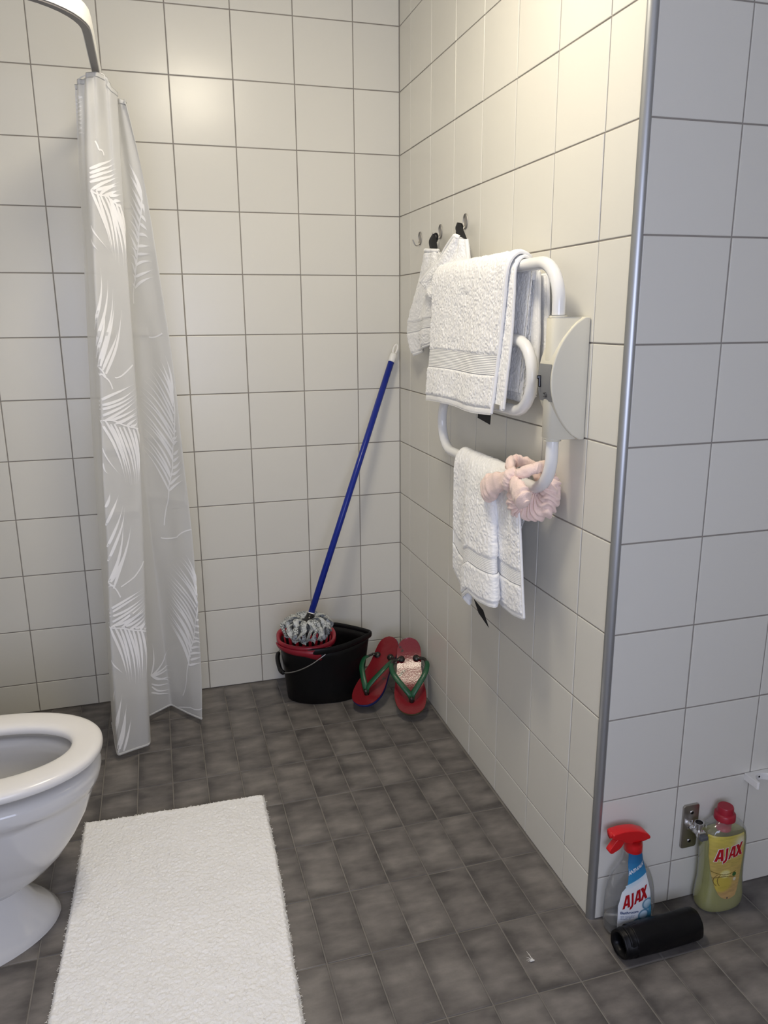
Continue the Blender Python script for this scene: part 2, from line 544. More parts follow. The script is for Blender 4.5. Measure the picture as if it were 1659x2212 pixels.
M['vinyl_print'] = mat('white_leaf_print', (0.95, 0.945, 0.93), 0.45)

# curtain folds: plan positions of the fold lines at the top hem and at the bottom hem
CT_TOP = np.array([(-1.020, -0.395), (-0.974, -0.4545), (-0.914, -0.392), (-0.950, -0.33), (-0.938, -0.29), (-0.893, -0.372), (-0.905, -0.27)])
CT_BOT = np.array([(-1.106, -0.215), (-1.078, -0.432), (-0.979, -0.391), (-0.985, -0.20), (-0.907, -0.139), (-0.807, -0.283), (-0.835, -0.13)])
CT_BULGE = np.array([-0.004, -0.010, 0.013, 0.004, -0.008, 0.045, 0.04])
CT_ZT, CT_ZB = 1.985, 0.022
CT_NF, CT_NZ = 30, 180
def curtain_grid():
    s = np.linspace(0, 1, CT_NZ)                     # 0 top .. 1 bottom
    nodes = CT_TOP[None] * (1 - s)[:, None, None] + CT_BOT[None] * s[:, None, None]
    nodes[:, :, 0] += CT_BULGE[None] * (4 * s * (1 - s))[:, None]
    nf = 6 * CT_NF + 1
    f = np.linspace(0, 6, nf)
    i = np.minimum(f.astype(int), 5)
    w = f - i
    G = nodes[:, i] * (1 - w)[None, :, None] + nodes[:, i + 1] * w[None, :, None]
    # soften the creases
    K = np.hanning(9); K /= K.sum()
    P = np.pad(G, ((0, 0), (4, 4), (0, 0)), mode='edge')
    G2 = sum(K[k] * P[:, k:k + nf] for k in range(9))
    G2[:, :4] = G[:, :4]; G2[:, -4:] = G[:, -4:]
    zz = CT_ZT + (CT_ZB - CT_ZT) * s
    out = np.zeros((CT_NZ, nf, 3))
    out[:, :, :2] = G2
    out[:, :, 2] = zz[:, None]
    # shallow horizontal packing creases and soft waves
    wv = 0.0035 * np.sin(f * 5.1 + 1.0)[None] * np.sin(s * 9.0)[:, None] + 0.002 * np.sin(f * 11.0)[None] * np.sin(s * 23.0 + 2)[:, None]
    out[:, :, 0] += wv * 0.7
    out[:, :, 1] += wv
    # the top hem hangs unevenly between its hooks and is pleated there
    drop = np.interp(f, [0, 0.5, 0.95, 1.1, 1.55, 1.8, 2.0, 3.0, 4.0, 4.6, 5.0, 6.0], [0.020, 0.014, 0.004, 0.0, 0.0, 0.024, 0.030, 0.012, 0.026, 0.036, 0.044, 0.03])
    out[:, :, 2] -= drop[None] * np.exp(-s / 0.10)[:, None]
    pl = np.sin(f * 13.0 + 0.6)[None] * np.exp(-s / 0.09)[:, None]
    out[:, :, 1] += 0.009 * pl * (f < 5.4)[None]
    out[:, :, 0] += 0.003 * pl
    for c in (0.215, 0.335, 0.50, 0.60, 0.765):
        out[:, :, 1] -= (0.0035 * np.exp(-((s - c) / 0.006) ** 2))[:, None] * (np.sin(f * 2.1 + c * 20) > -0.3)[None]
    return out
curtain = thing('shower_curtain', 'white frosted shower curtain with palm leaf print, gathered beside the toilet', 'curtain', (-0.95, -0.3, CT_ZB))
CG = curtain_grid()
nzc, nfc, _ = CG.shape
from_np('curtain_sheet', CG.reshape(-1, 3), grid_faces(nzc, nfc), M['vinyl'], curtain)
# weighted hem along the lower edge, a flat tape along the upper one
sweep('lower_hem', CG[-1] + np.array([0, 0, 0.004]), 0.0022, M['vinyl'], curtain, seg=6, flat=1.8, up=(0, 0, 1))
sweep('header_tape', CG[0] - np.array([0, 0, 0.006]), 0.0008, M['vinyl'], curtain, seg=6, flat=8, up=(0, 0, 1))
for fi in (0.4, 1.5, 2.6, 3.4, 4.5, 5.6):
    p = CG[0, int(fi * CT_NF)]
    q = np.array([-0.962, p[1], 1.992])
    sweep('curtain_hook', catmull([p + (0, 0, -0.012), p + (0, 0, 0.001), (p + q) / 2 + (0, 0, 0.001), q], 8), 0.0013, M['white_plastic'], curtain, seg=6)

CT_GU = np.gradient(CG, axis=1); CT_GV = np.gradient(CG, axis=0)
CT_N = np.cross(CT_GU, CT_GV); CT_N /= np.linalg.norm(CT_N, axis=2)[:, :, None]
def curtain_at(f, z):
    """point and room-side normal on the curtain for fold coordinate f and height z"""
    i = np.clip((CT_ZT - z) / (CT_ZT - CT_ZB) * (nzc - 1), 0, nzc - 1.001)
    j = np.clip(f * CT_NF, 0, nfc - 1.001)
    i0 = i.astype(int); j0 = j.astype(int); a = (i - i0)[..., None]; c = (j - j0)[..., None]
    def bl(A):
        return (A[i0, j0] * (1 - a) * (1 - c) + A[i0 + 1, j0] * a * (1 - c) + A[i0, j0 + 1] * (1 - a) * c + A[i0 + 1, j0 + 1] * a * c)
    return bl(CG), bl(CT_N)
FRONDS = [(4.17, 1.413, 4.2, 1.446, 4.3, 1.478, -3.2), (4.3, 1.478, 4.37, 1.511, 4.43, 1.532, -3.2), (4.43, 1.532, 4.5, 1.564, 4.57, 1.596, -3.2),
(4.57, 1.596, 4.63, 1.628, 4.73, 1.659, -3.2), (4.73, 1.659, 4.8, 1.691, 4.83, 1.711, -3.2), (4.27, 1.467, 4.23, 1.467, 4.2, 1.478, 8), (4.3, 1.478,
4.3, 1.489, 4.23, 1.5, 8), (4.33, 1.5, 4.3, 1.521, 4.23, 1.532, 8), (4.4, 1.521, 4.37, 1.543, 4.27, 1.554, 8), (4.43, 1.543, 4.4, 1.564, 4.3, 1.575,
8), (4.47, 1.564, 4.4, 1.586, 4.27, 1.618, 8), (4.53, 1.586, 4.47, 1.607, 4.33, 1.629, 8), (4.57, 1.596, 4.5, 1.628, 4.33, 1.65, 8), (4.6, 1.617,
4.53, 1.649, 4.37, 1.671, 8), (4.67, 1.638, 4.57, 1.671, 4.4, 1.703, 8), (4.73, 1.659, 4.63, 1.691, 4.47, 1.723, 8), (4.77, 1.68, 4.7, 1.712, 4.53,
1.744, 8), (4.83, 1.701, 4.73, 1.743, 4.5, 1.785, 8), (4.83, 1.711, 4.77, 1.763, 4.57, 1.815, 8), (4.27, 1.457, 4.53, 1.478, 4.8, 1.488, 8), (4.33,
1.489, 4.57, 1.499, 4.83, 1.51, 8), (4.4, 1.521, 4.6, 1.532, 4.83, 1.531, 8), (4.47, 1.553, 4.63, 1.553, 4.83, 1.553, 8), (4.5, 1.575, 4.67, 1.575,
4.83, 1.574, 8), (4.57, 1.607, 4.73, 1.606, 4.83, 1.595, 8), (4.67, 1.638, 4.77, 1.627, 4.83, 1.617, 8), (4.73, 1.659, 4.8, 1.649, 4.83, 1.638, 8),
(4.8, 1.691, 4.83, 1.68, 4.83, 1.659, 8), (0.9, 1.699, 1.13, 1.689, 1.37, 1.689, -3.2), (1.37, 1.689, 1.57, 1.678, 1.87, 1.672, -3.2), (0.87, 1.753,
1.3, 1.766, 1.73, 1.792, 8), (0.87, 1.742, 1.33, 1.755, 1.77, 1.78, 8), (0.87, 1.731, 1.33, 1.744, 1.83, 1.768, 8), (0.87, 1.72, 1.37, 1.733, 1.83,
1.757, 8), (0.9, 1.699, 1.37, 1.722, 1.87, 1.747, 8), (1.07, 1.7, 1.43, 1.711, 1.9, 1.736, 8), (1.2, 1.689, 1.5, 1.711, 1.9, 1.725, 8), (1.33, 1.689,
1.57, 1.699, 1.9, 1.715, 8), (1.47, 1.689, 1.73, 1.696, 1.93, 1.704, 8), (1.6, 1.677, 1.8, 1.684, 1.9, 1.683, 8), (1.8, 1.673, 1.87, 1.672, 1.9,
1.672, 8), (0.9, 1.699, 1.27, 1.623, 1.47, 1.546, 8), (1.07, 1.7, 1.37, 1.612, 1.53, 1.535, 8), (1.2, 1.689, 1.5, 1.612, 1.6, 1.524, 8), (1.33, 1.689,
1.63, 1.611, 1.7, 1.512, 8), (1.43, 1.689, 1.77, 1.598, 1.83, 1.511, 8), (1.53, 1.678, 1.87, 1.608, 1.9, 1.522, 8), (1.73, 1.674, 1.93, 1.608, 1.93,
1.533, 8), (1.87, 1.672, 2, 1.608, 2.07, 1.554, 8), (0.87, 1.611, 1.1, 1.579, 1.4, 1.546, 4), (0.83, 1.578, 1, 1.557, 1.1, 1.546, 4), (0.87, 1.294,
1.2, 1.382, 1.3, 1.47, 9), (0.83, 1.338, 1.1, 1.415, 1.13, 1.502, 9), (0.93, 1.239, 1.3, 1.338, 1.47, 1.448, 9), (1.03, 1.239, 1.33, 1.327, 1.5,
1.415, 9), (1.2, 1.217, 1.5, 1.294, 1.7, 1.392, 9), (1.1, 1.228, 1.37, 1.283, 1.57, 1.338, 9), (0.83, 1.261, 1.13, 1.327, 1.2, 1.393, 9), (1.37,
1.173, 1.3, 1.195, 1.2, 1.206, -3.2), (1.2, 1.206, 1.07, 1.228, 0.87, 1.239, -3.2), (1.17, 1.206, 1.07, 1.217, 0.87, 1.217, 5), (1.03, 1.217, 0.97,
1.217, 0.87, 1.228, 5), (1.43, 1.206, 1.53, 1.206, 1.7, 1.217, -3.2), (1.7, 1.217, 1.83, 1.228, 1.93, 1.239, -3.2), (4.47, 1.315, 4.63, 1.315, 4.83,
1.326, -3.2), (1.07, 1.82, 1.17, 1.81, 1.23, 1.799, -3.2), (1.23, 1.799, 1.33, 1.799, 1.37, 1.788, -3.2), (0, 1.945, 0.27, 1.938, 0.47, 1.94, 6.5),
(0, 1.935, 0.27, 1.928, 0.47, 1.93, 6.5), (0, 1.925, 0.3, 1.918, 0.47, 1.919, 6.5), (0, 1.915, 0.3, 1.907, 0.43, 1.909, 6.5), (0.1, 1.906, 0.3, 1.897,
0.43, 1.898, 6.5), (0.1, 1.896, 0.3, 1.887, 0.43, 1.888, 6.5), (0.17, 1.886, 0.33, 1.877, 0.43, 1.877, 6.5), (0.17, 1.875, 0.33, 1.866, 0.43, 1.867,
6.5), (0.17, 1.865, 0.23, 1.865, 0.57, 1.858, 6.5), (0.2, 1.855, 0.23, 1.855, 0.6, 1.847, 6.5), (0.3, 1.948, 0.27, 1.948, 0.4, 1.939, -3.2), (0.4,
1.939, 0.43, 1.94, 0.47, 1.94, -3.2), (0.9, 1.086, 1.27, 1.086, 1.5, 1.075, -3.2), (1.5, 1.075, 1.7, 1.064, 1.97, 1.053, -3.2), (0.9, 1.141, 1.47,
1.163, 1.93, 1.184, 8), (0.9, 1.13, 1.5, 1.141, 1.97, 1.173, 8), (0.93, 1.119, 1.5, 1.13, 2.03, 1.162, 8), (0.9, 1.097, 1.53, 1.119, 2, 1.151, 8),
(1.1, 1.086, 1.57, 1.108, 2, 1.14, 8), (1.27, 1.086, 1.63, 1.097, 2, 1.118, 8), (1.4, 1.075, 1.7, 1.086, 2, 1.107, 8), (1.53, 1.075, 1.73, 1.086, 2,
1.096, 8), (1.67, 1.064, 1.8, 1.075, 1.97, 1.085, 8), (1.77, 1.064, 1.87, 1.064, 1.97, 1.075, 8), (1.9, 1.053, 1.93, 1.053, 1.97, 1.053, 8), (0.97,
1.086, 1.4, 0.998, 1.6, 0.899, 8), (1.13, 1.086, 1.5, 0.998, 1.63, 0.899, 8), (1.27, 1.075, 1.57, 0.987, 1.7, 0.888, 8), (1.37, 1.075, 1.63, 0.987,
1.73, 0.888, 8), (1.5, 1.064, 1.73, 0.976, 1.8, 0.888, 8), (1.6, 1.064, 1.8, 0.976, 1.83, 0.888, 8), (1.7, 1.064, 1.87, 0.976, 1.87, 0.888, 8), (1.83,
1.053, 1.93, 0.976, 1.9, 0.899, 8), (1.93, 1.053, 2.03, 0.976, 1.97, 0.899, 8), (1.03, 1.009, 1.2, 0.965, 1.5, 0.921, 4), (1.03, 0.965, 1.07, 0.943,
1.17, 0.932, 4), (4.33, 0.713, 4.37, 0.746, 4.43, 0.779, -3.2), (4.43, 0.779, 4.5, 0.811, 4.53, 0.844, -3.2), (4.53, 0.844, 4.6, 0.877, 4.67, 0.91,
-3.2), (4.67, 0.91, 4.7, 0.943, 4.73, 0.976, -3.2), (4.73, 0.976, 4.8, 1.009, 4.83, 1.031, -3.2), (4.83, 1.031, 4.87, 1.063, 4.9, 1.096, -3.2), (4.9,
1.096, 4.9, 1.129, 4.9, 1.151, -3.2), (4.53, 0.833, 4.33, 0.899, 4.03, 0.965, 8), (4.57, 0.855, 4.37, 0.921, 4.03, 0.976, 8), (4.6, 0.877, 4.37,
0.943, 4.07, 0.998, 8), (4.6, 0.888, 4.4, 0.954, 4.07, 1.009, 8), (4.63, 0.91, 4.43, 0.976, 4.1, 1.031, 8), (4.7, 0.932, 4.47, 0.998, 4.1, 1.053, 8),
(4.7, 0.943, 4.47, 1.009, 4.13, 1.064, 8), (4.73, 0.965, 4.43, 1.031, 4.07, 1.096, 8), (4.77, 0.987, 4.47, 1.053, 4.1, 1.118, 8), (4.77, 0.998, 4.5,
1.074, 4.1, 1.129, 8), (4.8, 1.02, 4.5, 1.085, 4.13, 1.151, 8), (4.83, 1.031, 4.53, 1.107, 4.17, 1.162, 8), (4.83, 1.052, 4.6, 1.118, 4.23, 1.184, 8),
(4.83, 1.063, 4.63, 1.14, 4.3, 1.195, 8), (4.87, 1.085, 4.67, 1.151, 4.37, 1.217, 8), (4.87, 1.107, 4.73, 1.173, 4.43, 1.228, 8), (4.87, 1.118, 4.8,
1.184, 4.57, 1.238, 8), (4.9, 1.14, 4.83, 1.195, 4.7, 1.249, 8), (4.9, 1.151, 4.9, 1.206, 4.83, 1.26, 8), (4.53, 0.833, 4.7, 0.855, 4.93, 0.877, 8),
(4.57, 0.855, 4.73, 0.877, 4.93, 0.899, 8), (4.63, 0.888, 4.77, 0.899, 4.93, 0.921, 8), (4.67, 0.91, 4.8, 0.921, 4.93, 0.943, 8), (4.7, 0.932, 4.8,
0.943, 4.9, 0.954, 8), (4.73, 0.954, 4.83, 0.965, 4.9, 0.976, 8), (4.77, 0.987, 4.83, 0.998, 4.9, 0.998, 8), (4.77, 1.009, 4.83, 1.009, 4.9, 1.02, 8),
(4.8, 1.031, 4.87, 1.031, 4.87, 1.031, 8), (4.83, 1.052, 4.87, 1.052, 4.87, 1.052, 8), (4.87, 1.074, 4.87, 1.074, 4.87, 1.074, 8), (4.23, 0.669, 4.4,
0.669, 4.63, 0.68, -3.2), (4.63, 0.68, 4.8, 0.702, 5, 0.713, -3.2), (1, 0.779, 1.23, 0.823, 1.4, 0.866, 9), (1, 0.713, 1.3, 0.768, 1.5, 0.834, 9), (1,
0.669, 1.37, 0.746, 1.53, 0.823, 9), (1.07, 0.603, 1.37, 0.691, 1.47, 0.79, 9), (1, 0.603, 1.27, 0.658, 1.4, 0.713, 9), (1.13, 0.581, 1.47, 0.68,
1.67, 0.768, 9), (1.07, 0.603, 1.33, 0.647, 1.5, 0.702, 9), (1.03, 0.834, 1.13, 0.855, 1.17, 0.877, 9), (1.3, 0.548, 1.23, 0.57, 1.17, 0.581, -3.2),
(1.17, 0.581, 1.1, 0.592, 0.97, 0.603, -3.2), (1.17, 0.581, 1.07, 0.592, 0.93, 0.581, 5), (1.33, 0.581, 1.53, 0.592, 1.7, 0.603, -3.2), (1.7, 0.603,
1.87, 0.625, 1.97, 0.647, -3.2), (0.97, 0.461, 1.2, 0.45, 1.47, 0.439, -3.2), (1.47, 0.439, 1.73, 0.428, 2, 0.417, -3.2), (0.93, 0.515, 1.47, 0.537,
1.93, 0.559, 8), (1, 0.505, 1.47, 0.526, 1.97, 0.548, 8), (1, 0.494, 1.5, 0.505, 2, 0.537, 8), (0.93, 0.472, 1.5, 0.494, 2, 0.526, 8), (1.03, 0.461,
1.53, 0.483, 2, 0.515, 8), (1.13, 0.461, 1.6, 0.472, 2, 0.505, 8), (1.27, 0.45, 1.67, 0.472, 2, 0.494, 8), (1.4, 0.45, 1.73, 0.461, 2, 0.483, 8),
(1.53, 0.439, 1.77, 0.45, 2, 0.472, 8), (1.67, 0.439, 1.83, 0.439, 2, 0.461, 8), (1.8, 0.428, 1.9, 0.439, 2, 0.45, 8), (1.93, 0.428, 2, 0.428, 1.97,
0.439, 8), (1, 0.461, 1.23, 0.362, 1.37, 0.274, 8), (1.1, 0.461, 1.33, 0.362, 1.43, 0.263, 8), (1.23, 0.45, 1.43, 0.351, 1.5, 0.263, 8), (1.33, 0.45,
1.57, 0.351, 1.6, 0.252, 8), (1.47, 0.439, 1.67, 0.351, 1.7, 0.252, 8), (1.6, 0.439, 1.73, 0.351, 1.77, 0.263, 8), (1.73, 0.428, 1.83, 0.351, 1.83,
0.263, 8), (1.83, 0.428, 1.97, 0.34, 1.93, 0.263, 8), (2, 0.417, 2.03, 0.34, 2, 0.263, 8), (0.97, 0.351, 1.13, 0.318, 1.27, 0.296, 4), (4.43, 0.088,
4.53, 0.121, 4.6, 0.165, -3.2), (4.6, 0.165, 4.63, 0.197, 4.7, 0.241, -3.2), (4.7, 0.241, 4.73, 0.274, 4.8, 0.307, -3.2), (4.8, 0.307, 4.87, 0.351,
4.9, 0.384, -3.2), (4.9, 0.384, 4.97, 0.417, 5.03, 0.45, -3.2), (5.03, 0.45, 5.03, 0.483, 5.03, 0.515, -3.2), (4.7, 0.219, 4.5, 0.307, 4.17, 0.373,
8), (4.7, 0.241, 4.5, 0.318, 4.17, 0.384, 8), (4.73, 0.252, 4.53, 0.34, 4.17, 0.395, 8), (4.77, 0.274, 4.53, 0.351, 4.17, 0.417, 8), (4.77, 0.285,
4.57, 0.373, 4.23, 0.428, 8), (4.8, 0.307, 4.57, 0.384, 4.23, 0.45, 8), (4.83, 0.329, 4.6, 0.406, 4.27, 0.461, 8), (4.83, 0.34, 4.6, 0.417, 4.27,
0.483, 8), (4.87, 0.362, 4.63, 0.428, 4.3, 0.494, 8), (4.87, 0.373, 4.63, 0.45, 4.3, 0.505, 8), (4.93, 0.395, 4.67, 0.461, 4.3, 0.526, 8), (4.97,
0.417, 4.67, 0.483, 4.3, 0.537, 8), (5.03, 0.428, 4.7, 0.494, 4.37, 0.548, 8), (5.07, 0.439, 4.77, 0.515, 4.4, 0.57, 8), (5.03, 0.461, 4.77, 0.526,
4.47, 0.581, 8), (5.07, 0.472, 4.8, 0.537, 4.53, 0.592, 8), (5.03, 0.494, 4.87, 0.559, 4.63, 0.603, 8), (5.07, 0.505, 4.9, 0.57, 4.7, 0.614, 8),
(5.03, 0.526, 4.93, 0.581, 4.8, 0.625, 8), (4.7, 0.219, 4.83, 0.23, 5.03, 0.241, 8), (4.73, 0.241, 4.87, 0.252, 5.03, 0.263, 8), (4.73, 0.263, 4.9,
0.274, 5.07, 0.274, 8), (4.77, 0.285, 4.9, 0.296, 5.03, 0.296, 8), (4.8, 0.307, 4.93, 0.318, 5.07, 0.307, 8), (4.83, 0.329, 4.93, 0.329, 5.03, 0.329,
8), (4.87, 0.351, 4.97, 0.351, 5.03, 0.351, 8), (4.87, 0.373, 5, 0.373, 5.07, 0.362, 8), (4.93, 0.395, 5.03, 0.395, 5.03, 0.384, 8), (5.07, 0.417,
5.07, 0.406, 5.07, 0.395, 8), (5.07, 0.439, 5.03, 0.428, 5.03, 0.417, 8), (5.03, 0.461, 5.03, 0.45, 5.07, 0.428, 8), (4.27, 0.033, 4.47, 0.044, 4.67,
0.055, -3.2), (4.67, 0.055, 4.83, 0.055, 5, 0.066, -3.2), (3.23, 0.176, 3.43, 0.23, 3.4, 0.296, 7), (3.23, 0.176, 3.73, 0.197, 4.17, 0.263, 7), (3.23,
0.176, 3.73, 0.176, 4.2, 0.197, 7), (3.23, 0.176, 3.7, 0.165, 4.2, 0.176, 7), (3.23, 0.176, 3.67, 0.143, 4.17, 0.143, 7), (3.23, 0.176, 3.67, 0.143,
4.13, 0.121, 7), (3.23, 0.143, 3.63, 0.121, 4.13, 0.11, 6), (3.23, 0.132, 3.6, 0.099, 4.1, 0.088, 6), (3.2, 0.11, 3.6, 0.088, 4.07, 0.066, 6), (0.93,
0.121, 1.1, 0.176, 1.2, 0.23, 8), (0.97, 0.044, 1.2, 0.121, 1.33, 0.197, 8), (1.1, 0.055, 1.23, 0.11, 1.3, 0.176, 8), (1.17, 0.033, 1.33, 0.088, 1.43,
0.143, 8), (0.93, 0.208, 0.97, 0.23, 1.03, 0.252, 8), (1, 0.033, 1.2, 0.099, 1.23, 0.176, 8), (0.93, 0.088, 1.07, 0.154, 1.17, 0.208, 8)]
V = []; Q = []
for (f0, z0, f1, z1, f2_, z2, w) in FRONDS:
    n = 9
    tt = np.linspace(0, 1, n)
    ff = (1 - tt) ** 2 * f0 + 2 * tt * (1 - tt) * (2 * f1 - (f0 + f2_) / 2) + tt ** 2 * f2_
    zz = (1 - tt) ** 2 * z0 + 2 * tt * (1 - tt) * (2 * z1 - (z0 + z2) / 2) + tt ** 2 * z2
    P, Nn = curtain_at(ff, zz)
    T = np.gradient(P, axis=0); T /= np.linalg.norm(T, axis=1)[:, None] + 1e-9
    S = np.cross(T, -Nn)
    if w < 0:
        ww = np.full(n, -w * 0.0004 * 1.6)
    else:
        ww = w * 0.00052 * np.clip(np.sin(np.clip(tt * 1.02 + 0.06, 0, 1) ** 0.62 * PI), 0.04, 1)
    side = 1.0
    base = len(V)
    off = -Nn * 0.0012
    for k in range(n):
        for sg in (-1, 1):
            V.append(P[k] + off[k] + S[k] * ww[k] * sg)
    for k in range(n - 1):
        Q.append((base + 2 * k, base + 2 * k + 1, base + 2 * k + 3, base + 2 * k + 2))
lp = from_np('leaf_print', np.array(V), Q, M['vinyl_print'], curtain)
lp['kind'] = 'stuff'

# ------------------------------------------------------------------ toilet
TY = -1.045
toilet = thing('toilet', 'white ceramic toilet with raised lid beside the bath mat', 'toilet', (-1.4, TY, 0))
def egg(xf, xb, hw, z, m=64, pf=2.15, pb=3.0, xm=None):
    """plan outline of the pan: rounded nose at xf, squarer back at xb"""
    if xm is None: xm = xf - min(0.27, (xf - xb) * 0.55)
    t_ = np.linspace(0, 2 * PI, m, endpoint=False)
    c, s = np.cos(t_), np.sin(t_)
    pp = np.where(c >= 0, pf, pb)
    ax = np.where(c >= 0, xf - xm, xm - xb)
    x = xm + ax * np.sign(c) * np.abs(c) ** (2 / pp)
    y = TY + hw * np.sign(s) * np.abs(s) ** (2 / pp)
    return np.stack([x, y, np.full(m, z)], -1)
foot = [egg(-1.188, -1.66, 0.172, 0.0, pf=1.80), egg(-1.184, -1.66, 0.175, 0.008, pf=1.80), egg(-1.198, -1.66, 0.162, 0.022, pf=1.80), egg(-1.233, -1.66, 0.130, 0.05, pf=1.80),
        egg(-1.258, -1.66, 0.106, 0.085, pf=1.80), egg(-1.270, -1.66, 0.095, 0.112, pf=1.80), egg(-1.285, -1.66, 0.085, 0.135, pf=1.80)]
foot = [r_ + np.array([0, -0.020 + 0.16 * min(z_, 0.125), 0]) for r_, z_ in ((q_, float(q_[0, 2])) for q_ in foot)]
loft('pedestal', foot, M['ceramic'], toilet)
outer = [egg(-1.262, -1.64, 0.080, 0.092), egg(-1.240, -1.65, 0.098, 0.100), egg(-1.197, -1.66, 0.120, 0.130), egg(-1.160, -1.67, 0.140, 0.168),
         egg(-1.128, -1.68, 0.155, 0.216), egg(-1.100, -1.68, 0.166, 0.268), egg(-1.082, -1.69, 0.173, 0.318), egg(-1.0775, -1.69, 0.1745, 0.334), egg(-1.071, -1.69, 0.1785, 0.336),
         egg(-1.066, -1.69, 0.182, 0.350), egg(-1.062, -1.69, 0.185, 0.368), egg(-1.066, -1.69, 0.181, 0.380), egg(-1.082, -1.69, 0.168, 0.387)]
inner = [egg(-1.118, -1.50, 0.142, 0.387), egg(-1.128, -1.49, 0.132, 0.384), egg(-1.135, -1.48, 0.126, 0.360), egg(-1.128, -1.48, 0.132, 0.345), egg(-1.145, -1.46, 0.118, 0.30),
         egg(-1.19, -1.43, 0.09, 0.22), egg(-1.25, -1.40, 0.06, 0.16), egg(-1.28, -1.38, 0.045, 0.15)]
loft('bowl', outer + inner, M['ceramic'], toilet)
seat_rings = []
ns = 72
o_ = egg(-1.054, -1.56, 0.190, 0, m=ns); i_ = egg(-1.122, -1.47, 0.112, 0, m=ns, pf=2.1, pb=2.4)
for k in range(20):
    a = 2 * PI * k / 20
    u = 0.5 + 0.5 * np.sign(math.cos(a)) * abs(math.cos(a)) ** 0.62
    zz = 0.4185 + 0.0150 * np.sign(math.sin(a)) * abs(math.sin(a)) ** 0.75
    r = i_ * (1 - u) + o_ * u
    r[:, 2] = zz
    seat_rings.append(r)
R_ = np.array(seat_rings)
from_np('seat', R_.reshape(-1, 3), grid_faces(20, ns, True, True), M['seat_plastic'], toilet)
lid = [np.stack([np.full(64, -1.585 + dx - 0.02), TY + 0.19 * sc * np.cos(np.linspace(0, 2 * PI, 64, endpoint=False)),
                 0.62 + 0.205 * sc * np.sin(np.linspace(0, 2 * PI, 64, endpoint=False))], -1) for dx, sc in ((0, 0.97), (0.004, 1), (0.014, 1), (0.018, 0.97))]
loft('lid', lid, M['seat_plastic'], toilet)
box_obj('cistern', (ROOM_L + 0.012, TY - 0.19, 0.40), (-1.625, TY + 0.19, 0.80), M['ceramic'], toilet, 0.02, 3, True)
box_obj('cistern_lid', (ROOM_L + 0.008, TY - 0.196, 0.80), (-1.618, TY + 0.196, 0.825), M['ceramic'], toilet, 0.008, 2, True)
loft('flush_button', [superell(-1.74, TY, 0.825, 0.025, 0.025), superell(-1.74, TY, 0.834, 0.024, 0.024)], M['chrome'], toilet)
sweep('hinge', [(-1.545, TY - 0.10, 0.424), (-1.545, TY + 0.10, 0.424)], 0.010, M['chrome'], toilet)

# ------------------------------------------------------------------ bath mat
bath_mat = thing('bath_mat', 'white tufted cotton bath mat on the grey floor in front of the toilet', 'bath mat', (-0.92, -1.16, 0))
c00 = np.array([-1.157, -0.745]); c10 = np.array([-0.660, -0.757])
ex_ = (c10 - c00); wid = np.linalg.norm(ex_); ex_ /= wid
ey_ = np.array([-0.030, -1.0]); ey_ /= np.linalg.norm(ey_)
LEN = 0.84
nu, nv = 240, 400
u = np.linspace(0, 1, nu); v = np.linspace(0, 1, nv)
U_, V_ = np.meshgrid(u, v, indexing='ij')
A_ = U_ * wid; B_ = V_ * LEN
h = 0.0125 + 0.0026 * vnoise(A_ * 230, B_ * 190, 1) + 0.0024 * vnoise(A_ * 450, B_ * 450, 2) + 0.0022 * vnoise(A_ * 30, B_ * 30, 3) + 0.0015 * vnoise(A_ * 8, B_ * 8, 4)
edge_d = np.minimum(np.minimum(A_, wid - A_), np.minimum(B_, LEN - B_))
h = h * np.clip(edge_d / 0.008, 0.0, 1) ** 0.5 + 0.0015
jit = 0.0035
A2 = A_ + (vnoise(B_ * 120, A_ * 60, 5) - 0.5) * jit * (U_ > 0.99) + (vnoise(B_ * 120, A_ * 60, 6) - 0.5) * jit * (U_ < 0.01)
B2 = B_ + (vnoise(A_ * 140, B_ * 60, 7) - 0.5) * jit * 1.6 * (V_ < 0.01)
A2 += 0.004 * np.sin(B_ * 5.5)
PX = c00[0] + ex_[0] * A2 + ey_[0] * B2
PY = c00[1] + ex_[1] * A2 + ey_[1] * B2
Vm = np.stack([PX, PY, h], -1)
top = Vm.reshape(-1, 3)
Qm = grid_faces(nu, nv)[:, ::-1]
mat_mat = mat('white_cotton_pile', (0.95, 0.94, 0.92), 0.97, spec=0.08, bump=0.6, bscale=330, var=0.05, vscale=5)
from_np('pile', top, Qm, mat_mat, bath_mat)['kind'] = 'stuff'
back_ = [np.array([*(c00 + ex_ * a + ey_ * b_), z]) for z in (0.0003, 0.002) for a, b_ in ((0.003, 0.003), (wid - 0.003, 0.003), (wid - 0.003, LEN - 0.003), (0.003, LEN - 0.003))]
from_np('backing', back_, [(0, 3, 2, 1), (4, 5, 6, 7), (0, 1, 5, 4), (1, 2, 6, 5), (2, 3, 7, 6), (3, 0, 4, 7)], M['weave'], bath_mat, smooth=False)
